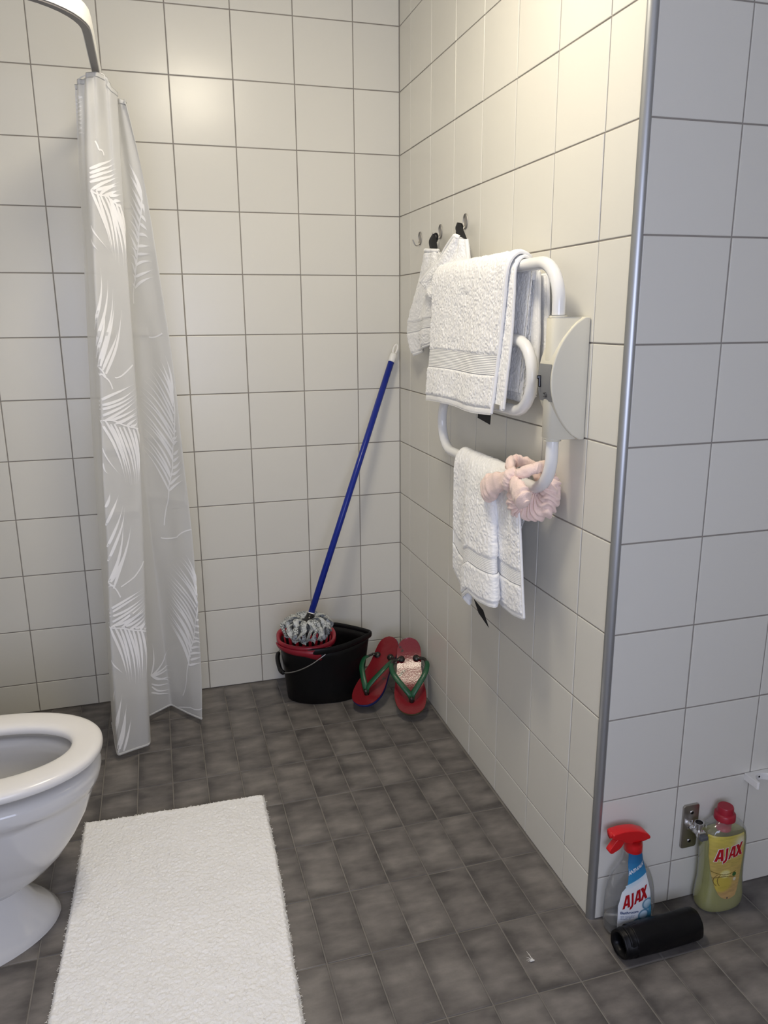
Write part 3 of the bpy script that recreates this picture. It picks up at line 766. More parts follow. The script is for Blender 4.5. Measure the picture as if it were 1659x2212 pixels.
# loose tufts: short yarn ends all over the pile and along its rim
Vt = []; Tt = []
def tuft(p, d, L_, w_):
    s_ = np.cross(d, (0.3, 0.2, 1.0)); s_ /= np.linalg.norm(s_) + 1e-9
    b0 = len(Vt)
    Vt.extend([p - s_ * w_, p + s_ * w_, p + d * L_ * 0.6 + s_ * w_ * 0.9, p + d * L_ * 0.6 - s_ * w_ * 0.9, p + d * L_ + np.array([0, 0, -L_ * 0.25])])
    Tt.extend([(b0, b0 + 1, b0 + 2), (b0, b0 + 2, b0 + 3), (b0 + 3, b0 + 2, b0 + 4)])
for k in range(26000):
    a = rng.random() * wid; b_ = rng.random() * LEN
    ii = int(a / wid * (nu - 1)); jj = int(b_ / LEN * (nv - 1))
    an = rng.random() * 2 * PI
    d = np.array([math.cos(an), math.sin(an), 0.45 + 0.5 * rng.random()]); d /= np.linalg.norm(d)
    tuft(Vm[ii, jj] - np.array([0, 0, 0.0012]), d, 0.0022 + 0.0024 * rng.random(), 0.0007)
for k in range(900):
    sd = (0, 0, 0, 0, 1, 2)[k % 6]
    q_ = rng.random()
    if sd == 0: ii, jj, od = int(q_ * (nu - 1)), 0, -ey_
    elif sd == 1: ii, jj, od = 0, int(q_ * (nv - 1)), -ex_
    else: ii, jj, od = nu - 1, int(q_ * (nv - 1)), ex_
    d = np.array([od[0] + rng.normal() * 0.5, od[1] + rng.normal() * 0.5, 0.1 + 0.5 * rng.random()]); d /= np.linalg.norm(d)
    p = Vm[ii, jj] + np.array([0, 0, 0.008 * rng.random()])
    tuft(p, d, (0.003 + 0.006 * rng.random() ** 3) * (1.3 if sd == 0 else 0.7), 0.0008)
from_np('yarn_ends', np.array(Vt), np.zeros((0, 4)), mat_mat, bath_mat, True, Tt)['kind'] = 'stuff'

# ------------------------------------------------------------------ cloth helpers
def normals(S):
    gu = np.gradient(S, axis=0); gv = np.gradient(S, axis=1)
    N = np.cross(gu, gv)
    return N / (np.linalg.norm(N, axis=2)[:, :, None] + 1e-12)

def sheet(name, S, th, amp, material, parent, seed=0, cell=0.0045, N=None, rib=None):
    """closed cloth sheet around the mid surface S (n,m,3): loops as relief on both faces"""
    if N is None: N = normals(S)
    if rib is not None:                       # finer rows so that the woven ribs show
        k = 5
        t_ = np.linspace(0, S.shape[0] - 1, (S.shape[0] - 1) * k + 1)
        i_ = np.minimum(t_.astype(int), S.shape[0] - 2); f_ = (t_ - i_)[:, None, None]
        S = (S[i_] * (1 - f_) + S[i_ + 1] * f_)[:, ::2]
        N = (N[i_] * (1 - f_) + N[i_ + 1] * f_)[:, ::2]
    n, m, _ = S.shape
    du = np.concatenate([[0], np.cumsum(np.linalg.norm(np.diff(S[:, m // 2], axis=0), axis=1))])
    dv = np.concatenate([[0], np.cumsum(np.linalg.norm(np.diff(S[n // 2], axis=0), axis=1))])
    A_, B_ = np.meshgrid(du, dv, indexing='ij')
    th = np.broadcast_to(np.asarray(th, float), (n, m)); amp = np.broadcast_to(np.asarray(amp, float), (n, m))
    def relief(sd):
        r = vnoise(A_ / cell, B_ / (cell * 0.8), sd) * 0.65 + vnoise(A_ / (cell * 0.45), B_ / (cell * 0.45), sd + 1) * 0.35 + 0.5 * (vnoise(A_ / 0.02, B_ / 0.02, sd + 2) - 0.5)
        return r - 0.3
    e = np.minimum.outer(np.minimum(np.arange(n), np.arange(n)[::-1]), np.full(m, 99))
    e = np.minimum(e, np.minimum(np.arange(m), np.arange(m)[::-1])[None])
    rnd = np.clip((e + 0.35) / 3.0, 0, 1) ** 0.5
    d1 = (th / 2 * rnd + amp * relief(seed))
    d2 = (th / 2 * rnd + amp * relief(seed + 11))
    if rib is not None:
        rr = rib * np.abs(np.sin(A_ / 0.0042 * PI))
        d1 = d1 + rr; d2 = d2 + rr
    O = S + N * d1[:, :, None]; I = S - N * d2[:, :, None]
    V = np.vstack([O.reshape(-1, 3), I.reshape(-1, 3)])
    k = n * m
    F = grid_faces(n, m)
    Q = [F, F[:, ::-1] + k]
    def strip(idx):
        idx = np.asarray(idx)
        return np.stack([idx[:-1], idx[:-1] + k, idx[1:] + k, idx[1:]], -1)
    i0 = np.arange(m); 
    Q.append(strip(i0)); Q.append(strip((n - 1) * m + i0)[:, ::-1])
    j0 = np.arange(n) * m
    Q.append(strip(j0)[:, ::-1]); Q.append(strip(j0 + m - 1))
    return from_np(name, V, np.vstack(Q), material, parent)

def arc_resample(P, n):
    P = np.asarray(P, float)
    L = np.concatenate([[0], np.cumsum(np.linalg.norm(np.diff(P, axis=0), axis=1))])
    t_ = np.linspace(0, L[-1], n)
    return np.stack([np.interp(t_, L, P[:, k]) for k in range(P.shape[1])], -1), t_

def smoothpath(P, n):
    d = catmull(P, 40 * len(P))
    return arc_resample(d, n)

# ------------------------------------------------------------------ heated towel rail
TX = -0.060
rails_z = [1.4766, 1.3115, 1.149, 0.985]
towel_rail = thing('towel_warmer', 'white heated tubular towel rail with cream control box on the tiled wall', 'towel rail', (0, -1.28, 1.235))
def bend(c, r, a0, a1, n=12):
    return [(TX, c[0] + r * math.cos(a0 + (a1 - a0) * k / n), c[1] + r * math.sin(a0 + (a1 - a0) * k / n)) for k in range(n + 1)]
YP, YL, YR = -1.28, -0.605, -1.175
z0, z1, z2, z3 = rails_z
path = [(TX, YP, 1.20), (TX, YP, 1.36), (TX, YP, z0 - 0.09)]
path += [(TX, y, z) for (_, y, z) in bend((YP + 0.085, z0 - 0.085), 0.085, PI, PI / 2)]
r1 = (z0 - z1) / 2
path += bend((YL - r1, (z0 + z1) / 2), r1, PI / 2, -PI / 2)
r2 = (z1 - z2) / 2
path += bend((YR + r2, (z1 + z2) / 2), r2, PI / 2, 3 * PI / 2)
r3 = (z2 - z3) / 2
path += bend((YL - r3, (z2 + z3) / 2), r3, PI / 2, -PI / 2)
path += bend((YP + 0.085, z3 + 0.085), 0.085, -PI / 2, -PI)
path += [(TX, YP, 1.10), (TX, YP, 1.21)]
pp = [path[0]]
for p in path[1:]:
    if np.linalg.norm(np.subtract(p, pp[-1])) > 1e-4: pp.append(p)
sweep('heating_tube', pp, 0.0138, M['white_enamel'], towel_rail, seg=20, up=(1, 0, 0))
# wall stand-offs at the far end
for z in (z0 - r1,):
    sweep('wall_mount', [(TX, YL, z), (-0.001, YL, z)], 0.009, M['white_enamel'], towel_rail, seg=14)
# control box: half-moon body, sleeve round the tube, grey panel with switch
hm = []
H0, H1 = 1.108, 1.364
for k in range(25):
    s_ = k / 24
    z = H1 - (H1 - H0) * s_
    a = abs(2 * s_ - 1)
    hm.append((-0.013 - 0.073 * (1 - a ** 2.0) ** 0.78, z))
poly = [(-0.001, H1)] + hm + [(-0.001, H0)]
body = extrude_poly('control_box', [(x, -1.311, z) for x, z in poly], (0, 0.062, 0), M['cream'], towel_rail, 0.003, 3)
shade_auto(body, 30)
sl = []
for z, e in ((H0 + 0.0005, 0.0), (H0 + 0.004, 0.003), (H1 - 0.004, 0.003), (H1 - 0.0005, 0.0)):
    r_ = []
    for k in range(40):
        a = 2 * PI * k / 40
        c, s_ = math.cos(a), math.sin(a)
        r_.append((-0.042 + (0.036 + e) * np.sign(c) * abs(c) ** 0.6, YP + (0.020 + e) * np.sign(s_) * abs(s_) ** 0.6, z))
    sl.append(r_)
loft('tube_sleeve', sl, M['cream'], body)
for z in (H0 - 0.004, H1 - 0.001):
    loft('collar', [superell(TX, YP, z, 0.0185, 0.0185), superell(TX, YP, z + 0.005, 0.0185, 0.0185)], M['cream'], body)
# panel follows the curved nose of the box
pn = []
NX = np.interp
hz = np.array([p[1] for p in hm])[::-1]; hx = np.array([p[0] for p in hm])[::-1]
zz = np.linspace(1.190, 1.268, 10); yy = np.array([-1.307, -1.253])
S = np.array([[(np.interp(z, hz, hx) - 0.0012, y, z) for y in yy] for z in zz])
Pn = from_np('switch_panel', np.vstack([S.reshape(-1, 3), S.reshape(-1, 3) + (0.003, 0, 0)]),
             np.vstack([grid_faces(10, 2), grid_faces(10, 2)[:, ::-1] + 20]), M['grey_panel'], body)
box_obj('rocker_switch', (-0.0915, -1.268, 1.219), (-0.085, -1.260, 1.244), M['black_gloss'], body, 0.002)
box_obj('rocker_tip', (-0.0945, -1.267, 1.236), (-0.089, -1.261, 1.244), M['black_gloss'], body, 0.0018)
for (ya, za, yb, zb) in ((-1.280, 1.206, -1.275, 1.2065), (-1.286, 1.199, -1.272, 1.1995), (-1.286, 1.199, -1.279, 1.208), (-1.279, 1.208, -1.288, 1.2085), (-1.289, 1.199, -1.289, 1.207)):
    xq = np.interp((za + zb) / 2, hz, hx) - 0.0018
    sweep('emblem_mark', [(xq, ya, za), (xq, yb, zb)], 0.0008, M['dark_print'], body, seg=5)

# ------------------------------------------------------------------ folded towel on the upper bar
towel = thing('bath_towel', 'white terry towel folded over the top bar of the towel rail', 'towel', (TX, -0.85, z0))
def over_bar(pts, yl, yr, n, m, wob=0.0, seed=0):
    """pts: (x,z) path; yl / yr: y of the two side edges at parameter 0..1 (arrays interpolated)"""
    P, tt = smoothpath(pts, n)
    s = tt / tt[-1]
    L_ = np.interp(s, np.linspace(0, 1, len(yl)), yl); R_ = np.interp(s, np.linspace(0, 1, len(yr)), yr)
    v = np.linspace(0, 1, m)
    S = np.zeros((n, m, 3))
    S[:, :, 1] = L_[:, None] * (1 - v) + R_[:, None] * v
    S[:, :, 0] = P[:, None, 0]
    S[:, :, 2] = P[:, None, 1]
    if wob:
        w = (vnoise(np.broadcast_to(s[:, None] * 3, (n, m)), np.broadcast_to(v[None] * 4, (n, m)), seed) - 0.5) * wob
        S[:, :, 0] += w * np.clip(np.abs(s - 0.55) * 3, 0, 1)[:, None]
    return S, s
front_pts = [(-0.107, 1.126), (-0.103, 1.20), (-0.099, 1.30), (-0.0965, 1.40), (-0.0955, 1.462), (-0.088, 1.490), (-0.072, 1.5045), (-0.055, 1.5045), (-0.038, 1.492), (-0.031, 1.462), (-0.031, 1.40), (-0.034, 1.32), (-0.036, 1.25), (-0.040, 1.168)]
S, s = over_bar(front_pts, [-0.595, -0.602, -0.612, -0.62, -0.62, -0.62], [-1.052, -1.066, -1.085, -1.104, -1.102, -1.10, -1.104], 372, 260, 0.010, 5)
S[:, :, 2] += (np.linspace(0, 1, 260)[None] * 0.010 + 0.004 * np.sin(np.linspace(0, 6, 260))[None]) * (1 - np.clip(s / 0.27, 0, 1))[:, None]
NN = normals(S)
b0, b1, hem_ = 62, 90, 9
# path length is about 0.66 m -> row pitch 2 mm
sheet('lower_border', S[hem_:b0 - 12], 0.0110, 0.0038, M['terry'], towel, 21, N=NN[hem_:b0 - 12])
sheet('woven_band', S[b0 - 13:b0 + 13], 0.0042, 0.0003, M['weave'], towel, 22, N=NN[b0 - 13:b0 + 13], rib=0.0016)
sheet('terry_panel', S[b0 + 12:], 0.0085, 0.0042, M['terry'], towel, 23, N=NN[b0 + 12:])
sheet('hem', S[:hem_ + 1], 0.006, 0.0006, M['weave'], towel, 24, N=NN[:hem_ + 1])
# rolled selvage along the near side edge
sweep('selvage', S[2:235, -1] + np.array([0.0, -0.001, 0]), 0.0046, M['weave'], towel, seg=8)
# second layer seen past the near edge
in_pts = [(-0.093, 1.150), (-0.0895, 1.25), (-0.086, 1.36), (-0.084, 1.455), (-0.078, 1.481), (-0.066, 1.4945), (-0.054, 1.4945), (-0.042, 1.482), (-0.0395, 1.455), (-0.043, 1.38), (-0.0455, 1.30), (-0.047, 1.19)]
S2, s2 = over_bar(in_pts, [-0.72] * 3, [-1.101, -1.112, -1.118, -1.114, -1.104, -1.094], 320, 190, 0.006, 8)
sheet('inner_layer', S2, 0.0075, 0.0034, M['terry'], towel, 25)
sweep('selvage', S2[2:180, -1], 0.004, M['weave'], towel, seg=8)
# back layers between the bars and the wall, folded up in U turns
# the layers step out towards the near side the closer they hang to the wall
for bk, yr, sd in (([(-0.0240, 1.470), (-0.0250, 1.40), (-0.0255, 1.30), (-0.0250, 1.20), (-0.022, 1.182)], -1.130, 27),
                   ([(-0.0085, 1.460), (-0.0085, 1.40), (-0.0090, 1.30), (-0.0100, 1.22)], -1.142, 28)):
    S3, s3 = over_bar(bk, [-0.66] * 2, [yr + 0.012, yr + 0.004, yr - 0.003, yr, yr + 0.006], 170, 150, 0.0, 9)
    sheet('back_layer', S3, 0.0080, 0.0016, M['terry'], towel, sd)
    sweep('selvage', S3[4:-4, -1], 0.0042, M['weave'], towel, seg=8)
# black label tags sewn into the hem
def tag_flag(p0, p1, p2, p3, parent, name='label_tag'):
    o = extrude_poly(name, [p0, p1, p2, p3], (0.0012, 0, 0), M['black_cloth'], parent)
    o['label'] = 'small black label tag'
    return o
tag_flag((-0.094, -0.952, 1.132), (-0.094, -1.030, 1.137), (-0.094, -1.026, 1.108), (-0.094, -0.950, 1.116), towel)
box_obj('clear_clip', (-0.1005, -1.093, 1.152), (-0.0985, -1.062, 1.163), M['brushed'], towel, 0.0005)

# ------------------------------------------------------------------ towel on the lowest bar
towel2 = thing('hand_towel', 'white terry hand towel hanging in folds over the lowest bar of the towel rail', 'towel', (TX, -0.93, z3))
lp_ = [(-0.098, 0.64), (-0.098, 0.72), (-0.096, 0.82), (-0.093, 0.92), (-0.089, 0.972), (-0.079, 0.998), (-0.064, 1.009), (-0.050, 1.004), (-0.036, 0.985), (-0.030, 0.94), (-0.028, 0.84), (-0.028, 0.74), (-0.028, 0.62)]
n_, m_ = 360, 240
S4, s4 = over_bar(lp_, [-0.79, -0.785, -0.785, -0.785, -0.79], [-1.16] * 3 + [-1.13, -1.06, -1.03], n_, m_, 0.0, 3)
v = np.linspace(0, 1, m_)
fr = 1 - np.clip(s4 / 0.47, 0, 1)                 # 1 at the front hem, 0 at the bar
bk_ = np.clip((s4 - 0.56) / 0.44, 0, 1)
# plan of the front hem: far flap, gathered middle fold lying over it, near flap tucked behind the fold
plan = smoothpath([(-0.795, -0.090), (-0.83, -0.088), (-0.88, -0.088), (-0.925, -0.092), (-0.945, -0.104), (-0.930, -0.116), (-0.955, -0.124), (-1.03, -0.126),
                   (-1.10, -0.124), (-1.130, -0.114), (-1.115, -0.100), (-1.075, -0.094), (-1.085, -0.085), (-1.13, -0.084), (-1.19, -0.088), (-1.232, -0.086)], m_)[0]
vp = np.linspace(0, 1, m_)
drop = np.interp(vp, [0, 0.08, 0.25, 0.38, 0.48, 0.60, 0.70, 0.80, 0.90, 1.0], [0.020, -0.012, -0.034, 0.020, 0.020, 0.028, 0.036, 0.020, 0.024, 0.034])
w_ = (fr ** 0.62)[:, None]
x_top = S4[:, :, 0].copy()
S4[:, :, 1] = S4[:, :, 1] * (1 - w_) + plan[None, :, 0] * w_
S4[:, :, 0] = x_top * (1 - w_) + (plan[None, :, 1] + (x_top + 0.098)) * w_
S4[:, :, 2] += (fr ** 1.2)[:, None] * drop[None]
# the back panel hangs in two soft waves
S4[:, :, 0] += (bk_)[:, None] * (0.006 * np.sin(v * 10 + 1))[None]
S4[:, :, 2] += (bk_)[:, None] * (0.045 * v)[None]
N4 = normals(S4)
rows = [0, 6, 62, 88, 292, 318, 354, 360]
sheet('hem', S4[0:7], 0.006, 0.0006, M['weave'], towel2, 31, N=N4[0:7])
sheet('lower_border', S4[6:42], 0.0105, 0.0036, M['terry'], towel2, 32, N=N4[6:42])
sheet('woven_band', S4[41:60], 0.0042, 0.0003, M['weave'], towel2, 33, N=N4[41:60], rib=0.0005)
sheet('terry_panel', S4[59:284], 0.0085, 0.0040, M['terry'], towel2, 34, N=N4[59:284])
sweep('selvage', S4[2:168, -1], 0.0036, M['weave'], towel2, seg=8)
sweep('selvage', S4[2:168, 0], 0.0036, M['weave'], towel2, seg=8)
sheet('woven_band', S4[283:306], 0.0042, 0.0003, M['weave'], towel2, 35, N=N4[283:306], rib=0.0010)
sheet('lower_border', S4[305:354], 0.0075, 0.0034, M['terry'], towel2, 36, N=N4[305:354])
sheet('hem', S4[353:360], 0.006, 0.0006, M['weave'], towel2, 37, N=N4[353:360])
tag_flag((-0.050, -0.850, 0.585), (-0.050, -0.915, 0.575), (-0.050, -0.955, 0.540), (-0.050, -0.885, 0.556), towel2)

# ------------------------------------------------------------------ wall hooks and the two wash cloths
def hook(y, z, label):
    t_ = thing('wall_hook', label, 'hook', (0, y, z), 'steel stick-on wall hooks')
    r0 = [(0.0 - d, y + 0.0115 * sc * math.cos(a), z + 0.0215 * sc * math.sin(a)) for d, sc in () for a in ()]
    rings = []
    for d, sc in ((0.0005, 1.0), (0.0020, 1.0), (0.0028, 0.93)):
        rings.append([(-d, y + 0.0165 * sc * math.cos(2 * PI * k / 28), z + 0.0215 * sc * math.sin(2 * PI * k / 28)) for k in range(28)])
    loft('plate', rings, M['matt_steel'], t_)
    sweep('prong', catmull([(-0.002, y, z - 0.014), (-0.008, y, z - 0.022), (-0.016, y, z - 0.022), (-0.022, y, z - 0.014), (-0.027, y, z - 0.004)], 18), [0.0020] * 16 + [0.0022, 0.0016], M['brushed'], t_, seg=10)
    return t_
hook(-0.2247, 1.6175, 'empty steel wall hook, nearest to the room corner')
hook(-0.4158, 1.6200, 'steel wall hook holding the wash cloth nearer to the corner')
hook(-0.6163, 1.6270, 'steel wall hook holding the wash cloth half hidden by the folded towel')

def wash(name, left, right, xoff, parent, n=150, m=110, seed=0, amp=0.0036, wave=0.012, ph=0.0, bands=None):
    """hanging cloth between two side outlines given as (x,y,z) points"""
    Lp, _ = arc_resample(catmull(left, 200), n)
    Rp, _ = arc_resample(catmull(right, 200), n)
    v = np.linspace(0, 1, m)[None, :, None]
    S = Lp[:, None] * (1 - v) + Rp[:, None] * v
    s = np.linspace(0, 1, n)[:, None]
    S[:, :, 0] += wave * np.sin(v[..., 0] * 7 + ph) * np.clip(s * 2.0, 0, 1) + 0.004 * np.sin(v[..., 0] * 15 + s * 4)
    return S
wc1 = thing('wash_cloth', 'white terry wash cloth hanging by a black loop nearer to the room corner', 'wash cloth', (-0.03, -0.416, 1.60), 'wash cloths on the wall hooks')
A1 = [(-0.040, -0.385, 1.567), (-0.042, -0.335, 1.500), (-0.050, -0.290, 1.430), (-0.052, -0.245, 1.372), (-0.052, -0.228, 1.318), (-0.046, -0.252, 1.262), (-0.040, -0.272, 1.240)]
B1 = [(-0.044, -0.505, 1.556), (-0.040, -0.575, 1.50), (-0.036, -0.615, 1.44), (-0.034, -0.62, 1.40), (-0.034, -0.605, 1.36), (-0.036, -0.575, 1.325), (-0.038, -0.54, 1.300)]
S5 = wash('w1', A1, B1, 0, wc1, wave=0.010, ph=0.6)
N5 = normals(S5)
sheet('hem', S5[:4], 0.009, 0.0004, M['weave'], wc1, 41, N=N5[:4])
sheet('terry_panel', S5[3:104], 0.0085, 0.0040, M['terry'], wc1, 42, N=N5[3:104])
sheet('woven_band', S5[103:117], 0.0045, 0.0003, M['weave'], wc1, 43, N=N5[103:117], rib=0.0006)
sheet('lower_border', S5[116:145], 0.0075, 0.0036, M['terry'], wc1, 44, N=N5[116:145])
sheet('hem', S5[144:150], 0.008, 0.0006, M['weave'], wc1, 45, N=N5[144:150])
wc2 = thing('wash_cloth', 'white terry wash cloth on a black loop, half hidden by the folded towel', 'wash cloth', (-0.03, -0.616, 1.60), 'wash cloths on the wall hooks')
A2_ = [(-0.062, -0.690, 1.580), (-0.070, -0.645, 1.558), (-0.078, -0.585, 1.522), (-0.084, -0.525, 1.492), (-0.086, -0.475, 1.468)]
B2_ = [(-0.050, -0.740, 1.566), (-0.044, -0.748, 1.51), (-0.046, -0.735, 1.45), (-0.056, -0.70, 1.40), (-0.070, -0.655, 1.372)]
S6 = wash('w2', A2_, B2_, 0, wc2, n=110, m=130, wave=0.006, ph=2.0)
N6 = normals(S6)
sheet('terry_panel', S6[:, 8:], 0.0085, 0.0040, M['terry'], wc2, 52, N=N6[:, 8:])
sheet('hem', S6[:, :9], 0.0120, 0.0003, M['weave'], wc2, 53, N=N6[:, :9])
sweep('selvage', np.vstack([S6[0, :60:4][::-1], S6[:, 0]]), 0.0058, M['weave'], wc2, seg=10)
sweep('selvage', S6[:, -2], 0.0062, M['weave'], wc2, seg=8)
sweep('selvage', S5[0, ::4], 0.0058, M['weave'], wc1, seg=10)
def loop_tag(base_a, base_b, top, parent, red=None):
    """folded black ribbon from the cloth edge up to the hook prong"""
    a = np.array(base_a); b_ = np.array(base_b); t_ = np.array(top)
    rows_ = []
    for k in range(13):
        s_ = k / 12
        w = (1 - s_) ** 0.8
        c = (a + b_) / 2 * (1 - s_) + t_ * s_
        h_ = (b_ - a) / 2 * (0.30 + 0.70 * w)
        rows_.append([c - h_ + np.array([0.004 * math.sin(s_ * 7), 0, 0]), c + np.array([-0.004 * w - 0.002, 0, 0]), c + h_])
    S_ = np.array(rows_)
    o = sheet('hanging_loop', catgrid(S_), 0.002, 0.0, M['black_cloth'], parent, 60)
    o['label'] = 'black fabric hanging loop'
    return o
def catgrid(S_):
    return np.array([catmull(r_, 9) for r_ in S_])
loop_tag((-0.036, -0.398, 1.552), (-0.038, -0.500, 1.540), (-0.026, -0.425, 1.612), wc1)
loop_tag((-0.046, -0.672, 1.566), (-0.038, -0.738, 1.552), (-0.026, -0.628, 1.622), wc2)
for wc, y, z in ((wc1, -0.4158, 1.612), (wc2, -0.6163, 1.618)):
    th_ = np.linspace(0, 2 * PI, 20, endpoint=False)
    sweep('loop_ring', np.stack([-0.020 + 0.007 * np.cos(th_), np.full(20, y - 0.004) - 0.008 * np.sin(th_), z - 0.014 + 0.014 * np.sin(th_)], -1), 0.0032, M['black_cloth'], wc, seg=8, closed=True)

# ------------------------------------------------------------------ pink plush headband with a bow, slung over the lowest bar
band = thing('plush_headband', 'pale pink plush headband with a bow slung over the lowest bar of the towel rail', 'headband', (-0.07, -1.19, 0.98))
def plush(name, path, rad, parent, flat=1.0, seg=22, n=60, wr=0.0, fq=60, sd=0, up=None):
    """soft stuffed tube with gathers"""
    P = catmull(path, n); r = catmull(np.array(rad)[:, None], n)[:, 0]
    r = np.clip(r, 0.0008, None)
    T = np.gradient(P, axis=0); T /= np.linalg.norm(T, axis=1)[:, None] + 1e-9
    ref = np.array([1.0, 0, 0]) if up is None else np.array(up, float)
    U = ref - T * (T @ ref)[:, None]; U /= np.linalg.norm(U, axis=1)[:, None] + 1e-9
    W = np.cross(T, U)
    a = np.linspace(0, 2 * PI, seg, endpoint=False)
    ca, sa = np.cos(a), np.sin(a)
    A_, I_ = np.meshgrid(a, np.arange(n), indexing='xy')
    nz_ = vnoise(I_ * fq / n * 0.35, np.cos(A_) * 2.2 + 5, sd) + vnoise(I_ * fq / n * 0.35, np.sin(A_) * 2.2 + 9, sd + 1) - 1.0
    rr = r[:, None] * (1 + wr * nz_)
    V = P[:, None] + (ca[None, :, None] * U[:, None] * flat + sa[None, :, None] * W[:, None]) * rr[:, :, None]
    V = np.vstack([V.reshape(-1, 3), P[0], P[-1]])
    Q = grid_faces(n, seg, wrap_v=True)
    Tr = []
    for j in range(seg):
        k = (j + 1) % seg
        Tr += [(n * seg, j, k), (n * seg + 1, (n - 1) * seg + k, (n - 1) * seg + j)]
    return from_np(name, V, Q, M['pink'], parent, True, Tr)
plush('bow_loop', [(-0.108, -1.185, 1.010), (-0.113, -1.150, 0.995), (-0.116, -1.100, 0.972), (-0.114, -1.062, 0.950), (-0.110, -1.045, 0.940)], [0.009, 0.020, 0.031, 0.029, 0.006], band, 0.55, wr=0.28, sd=3)
plush('bow_loop', [(-0.108, -1.190, 1.008), (-0.114, -1.215, 1.000), (-0.118, -1.250, 0.985), (-0.118, -1.272, 0.970), (-0.116, -1.280, 0.962)], [0.009, 0.019, 0.026, 0.023, 0.006], band, 0.65, wr=0.25, sd=5)
plush('knot', [(-0.108, -1.205, 1.030), (-0.119, -1.194, 1.014), (-0.118, -1.184, 0.992), (-0.105, -1.176, 0.978)], [0.010, 0.016, 0.016, 0.010], band, 0.7, wr=0.18, sd=6)
plush('band_strip', [(-0.108, -1.190, 1.012), (-0.100, -1.160, 1.028), (-0.085, -1.135, 1.034), (-0.062, -1.135, 1.034), (-0.035, -1.150, 1.022), (-0.026, -1.170, 0.985)], [0.008, 0.013, 0.015, 0.015, 0.014, 0.012], band, 0.75, wr=0.35, sd=8)
plush('band_strip', [(-0.108, -1.192, 1.012), (-0.104, -1.222, 1.024), (-0.086, -1.240, 1.035), (-0.062, -1.236, 1.038), (-0.036, -1.225, 1.030), (-0.026, -1.215, 1.00)], [0.009, 0.013, 0.014, 0.014, 0.015, 0.016], band, 0.8, wr=0.3, sd=9)
# gathered elastic part hanging below the bar, ruched all over
P = catmull([(-0.098, -1.190, 0.985), (-0.094, -1.180, 0.962), (-0.078, -1.178, 0.946), (-0.056, -1.200, 0.944), (-0.040, -1.228, 0.955), (-0.036, -1.238, 0.985), (-0.038, -1.230, 1.012)], 150)
seg = 44
T = np.gradient(P, axis=0); T /= np.linalg.norm(T, axis=1)[:, None]
ref = np.array([0.2, 0.3, 1.0]); U = ref - T * (T @ ref)[:, None]; U /= np.linalg.norm(U, axis=1)[:, None]
W = np.cross(T, U)
a = np.linspace(0, 2 * PI, seg, endpoint=False)
A_, I_ = np.meshgrid(a, np.arange(150), indexing='xy')
ruche = np.abs(np.sin(I_ * 0.34 + 1.6 * np.sin(A_ * 2 + I_ * 0.05) + 2.5 * vnoise(I_ * 0.12, A_ * 1.1, 4)))
rr = 0.0300 * np.clip(catmull(np.array([0.5, 0.85, 1.05, 1.15, 1.05, 0.85, 0.5])[:, None], 150), 0.3, None) * (0.80 + 0.26 * ruche + 0.15 * (vnoise(I_ * 0.2, A_ * 2.0, 7) - 0.5))
V = P[:, None] + (np.cos(A_)[..., None] * U[:, None] * 1.15 + np.sin(A_)[..., None] * W[:, None] * 0.8) * rr[..., None]
Vf = np.vstack([V.reshape(-1, 3), P[0], P[-1]]); Tr = []
for j in range(seg):
    k = (j + 1) % seg; Tr += [(150 * seg, j, k), (150 * seg + 1, 149 * seg + k, 149 * seg + j)]
from_np('gathered_band', Vf, grid_faces(150, seg, wrap_v=True), M['pink'], band, True, Tr)

# ------------------------------------------------------------------ bucket
BC = np.array([-0.350, -0.165]); BROT = math.radians(-7)
half = [(-0.168, 0.0), (-0.158, 0.055), (-0.118, 0.100), (-0.055, 0.124), (0.005, 0.122), (0.065, 0.098), (0.118, 0.060), (0.158, 0.024)]
ctrl = half + [(0.176, 0.0)] + [(x, -y) for x, y in half[:0:-1]]
BO = catmull(ctrl, 96, closed=True)
base_o = np.stack([0.139 * np.sign(np.cos(np.linspace(PI, -PI, 96, endpoint=False))) * np.abs(np.cos(np.linspace(PI, -PI, 96, endpoint=False))) ** 0.9,
                   0.088 * np.sign(np.sin(np.linspace(PI, -PI, 96, endpoint=False))) * np.abs(np.sin(np.linspace(PI, -PI, 96, endpoint=False))) ** 0.9], -1)
def brot(p, z):
    c, s = math.cos(BROT), math.sin(BROT)
    p = np.asarray(p)
    return np.stack([BC[0] + p[:, 0] * c - p[:, 1] * s, BC[1] + p[:, 0] * s + p[:, 1] * c, np.full(len(p), z)], -1)
ZR = 0.235
def bring(k, z, sc=1.0):
    return brot((base_o * (1 - k) + BO * k * 0.965) * sc, z)
bucket = thing('mop_bucket', 'black plastic mop bucket with red wringer standing by the room corner', 'bucket', (BC[0], BC[1], 0))
rings = [bring(0.02, 0.0, 0.96), bring(0.02, 0.003), bring(0.22, 0.05), bring(0.55, 0.12), bring(0.85, 0.19), bring(1.0, 0.222), bring(1.0, 0.222, 0.97), bring(0.85, 0.19, 0.965), bring(0.5, 0.12, 0.96), bring(0.1, 0.012, 0.95)]
loft('bucket_body', rings, M['black_plastic'], bucket)
lip = [brot(BO * sc, z) for sc, z in ((0.955, 0.214), (1.0, 0.213), (1.018, 0.217), (1.024, 0.226), (1.016, 0.234), (0.995, 0.237), (0.965, 0.234), (0.950, 0.226))]
lo = from_np('rim', np.array(lip).reshape(-1, 3), grid_faces(8, 96, True, True), M['black_plastic'], bucket)
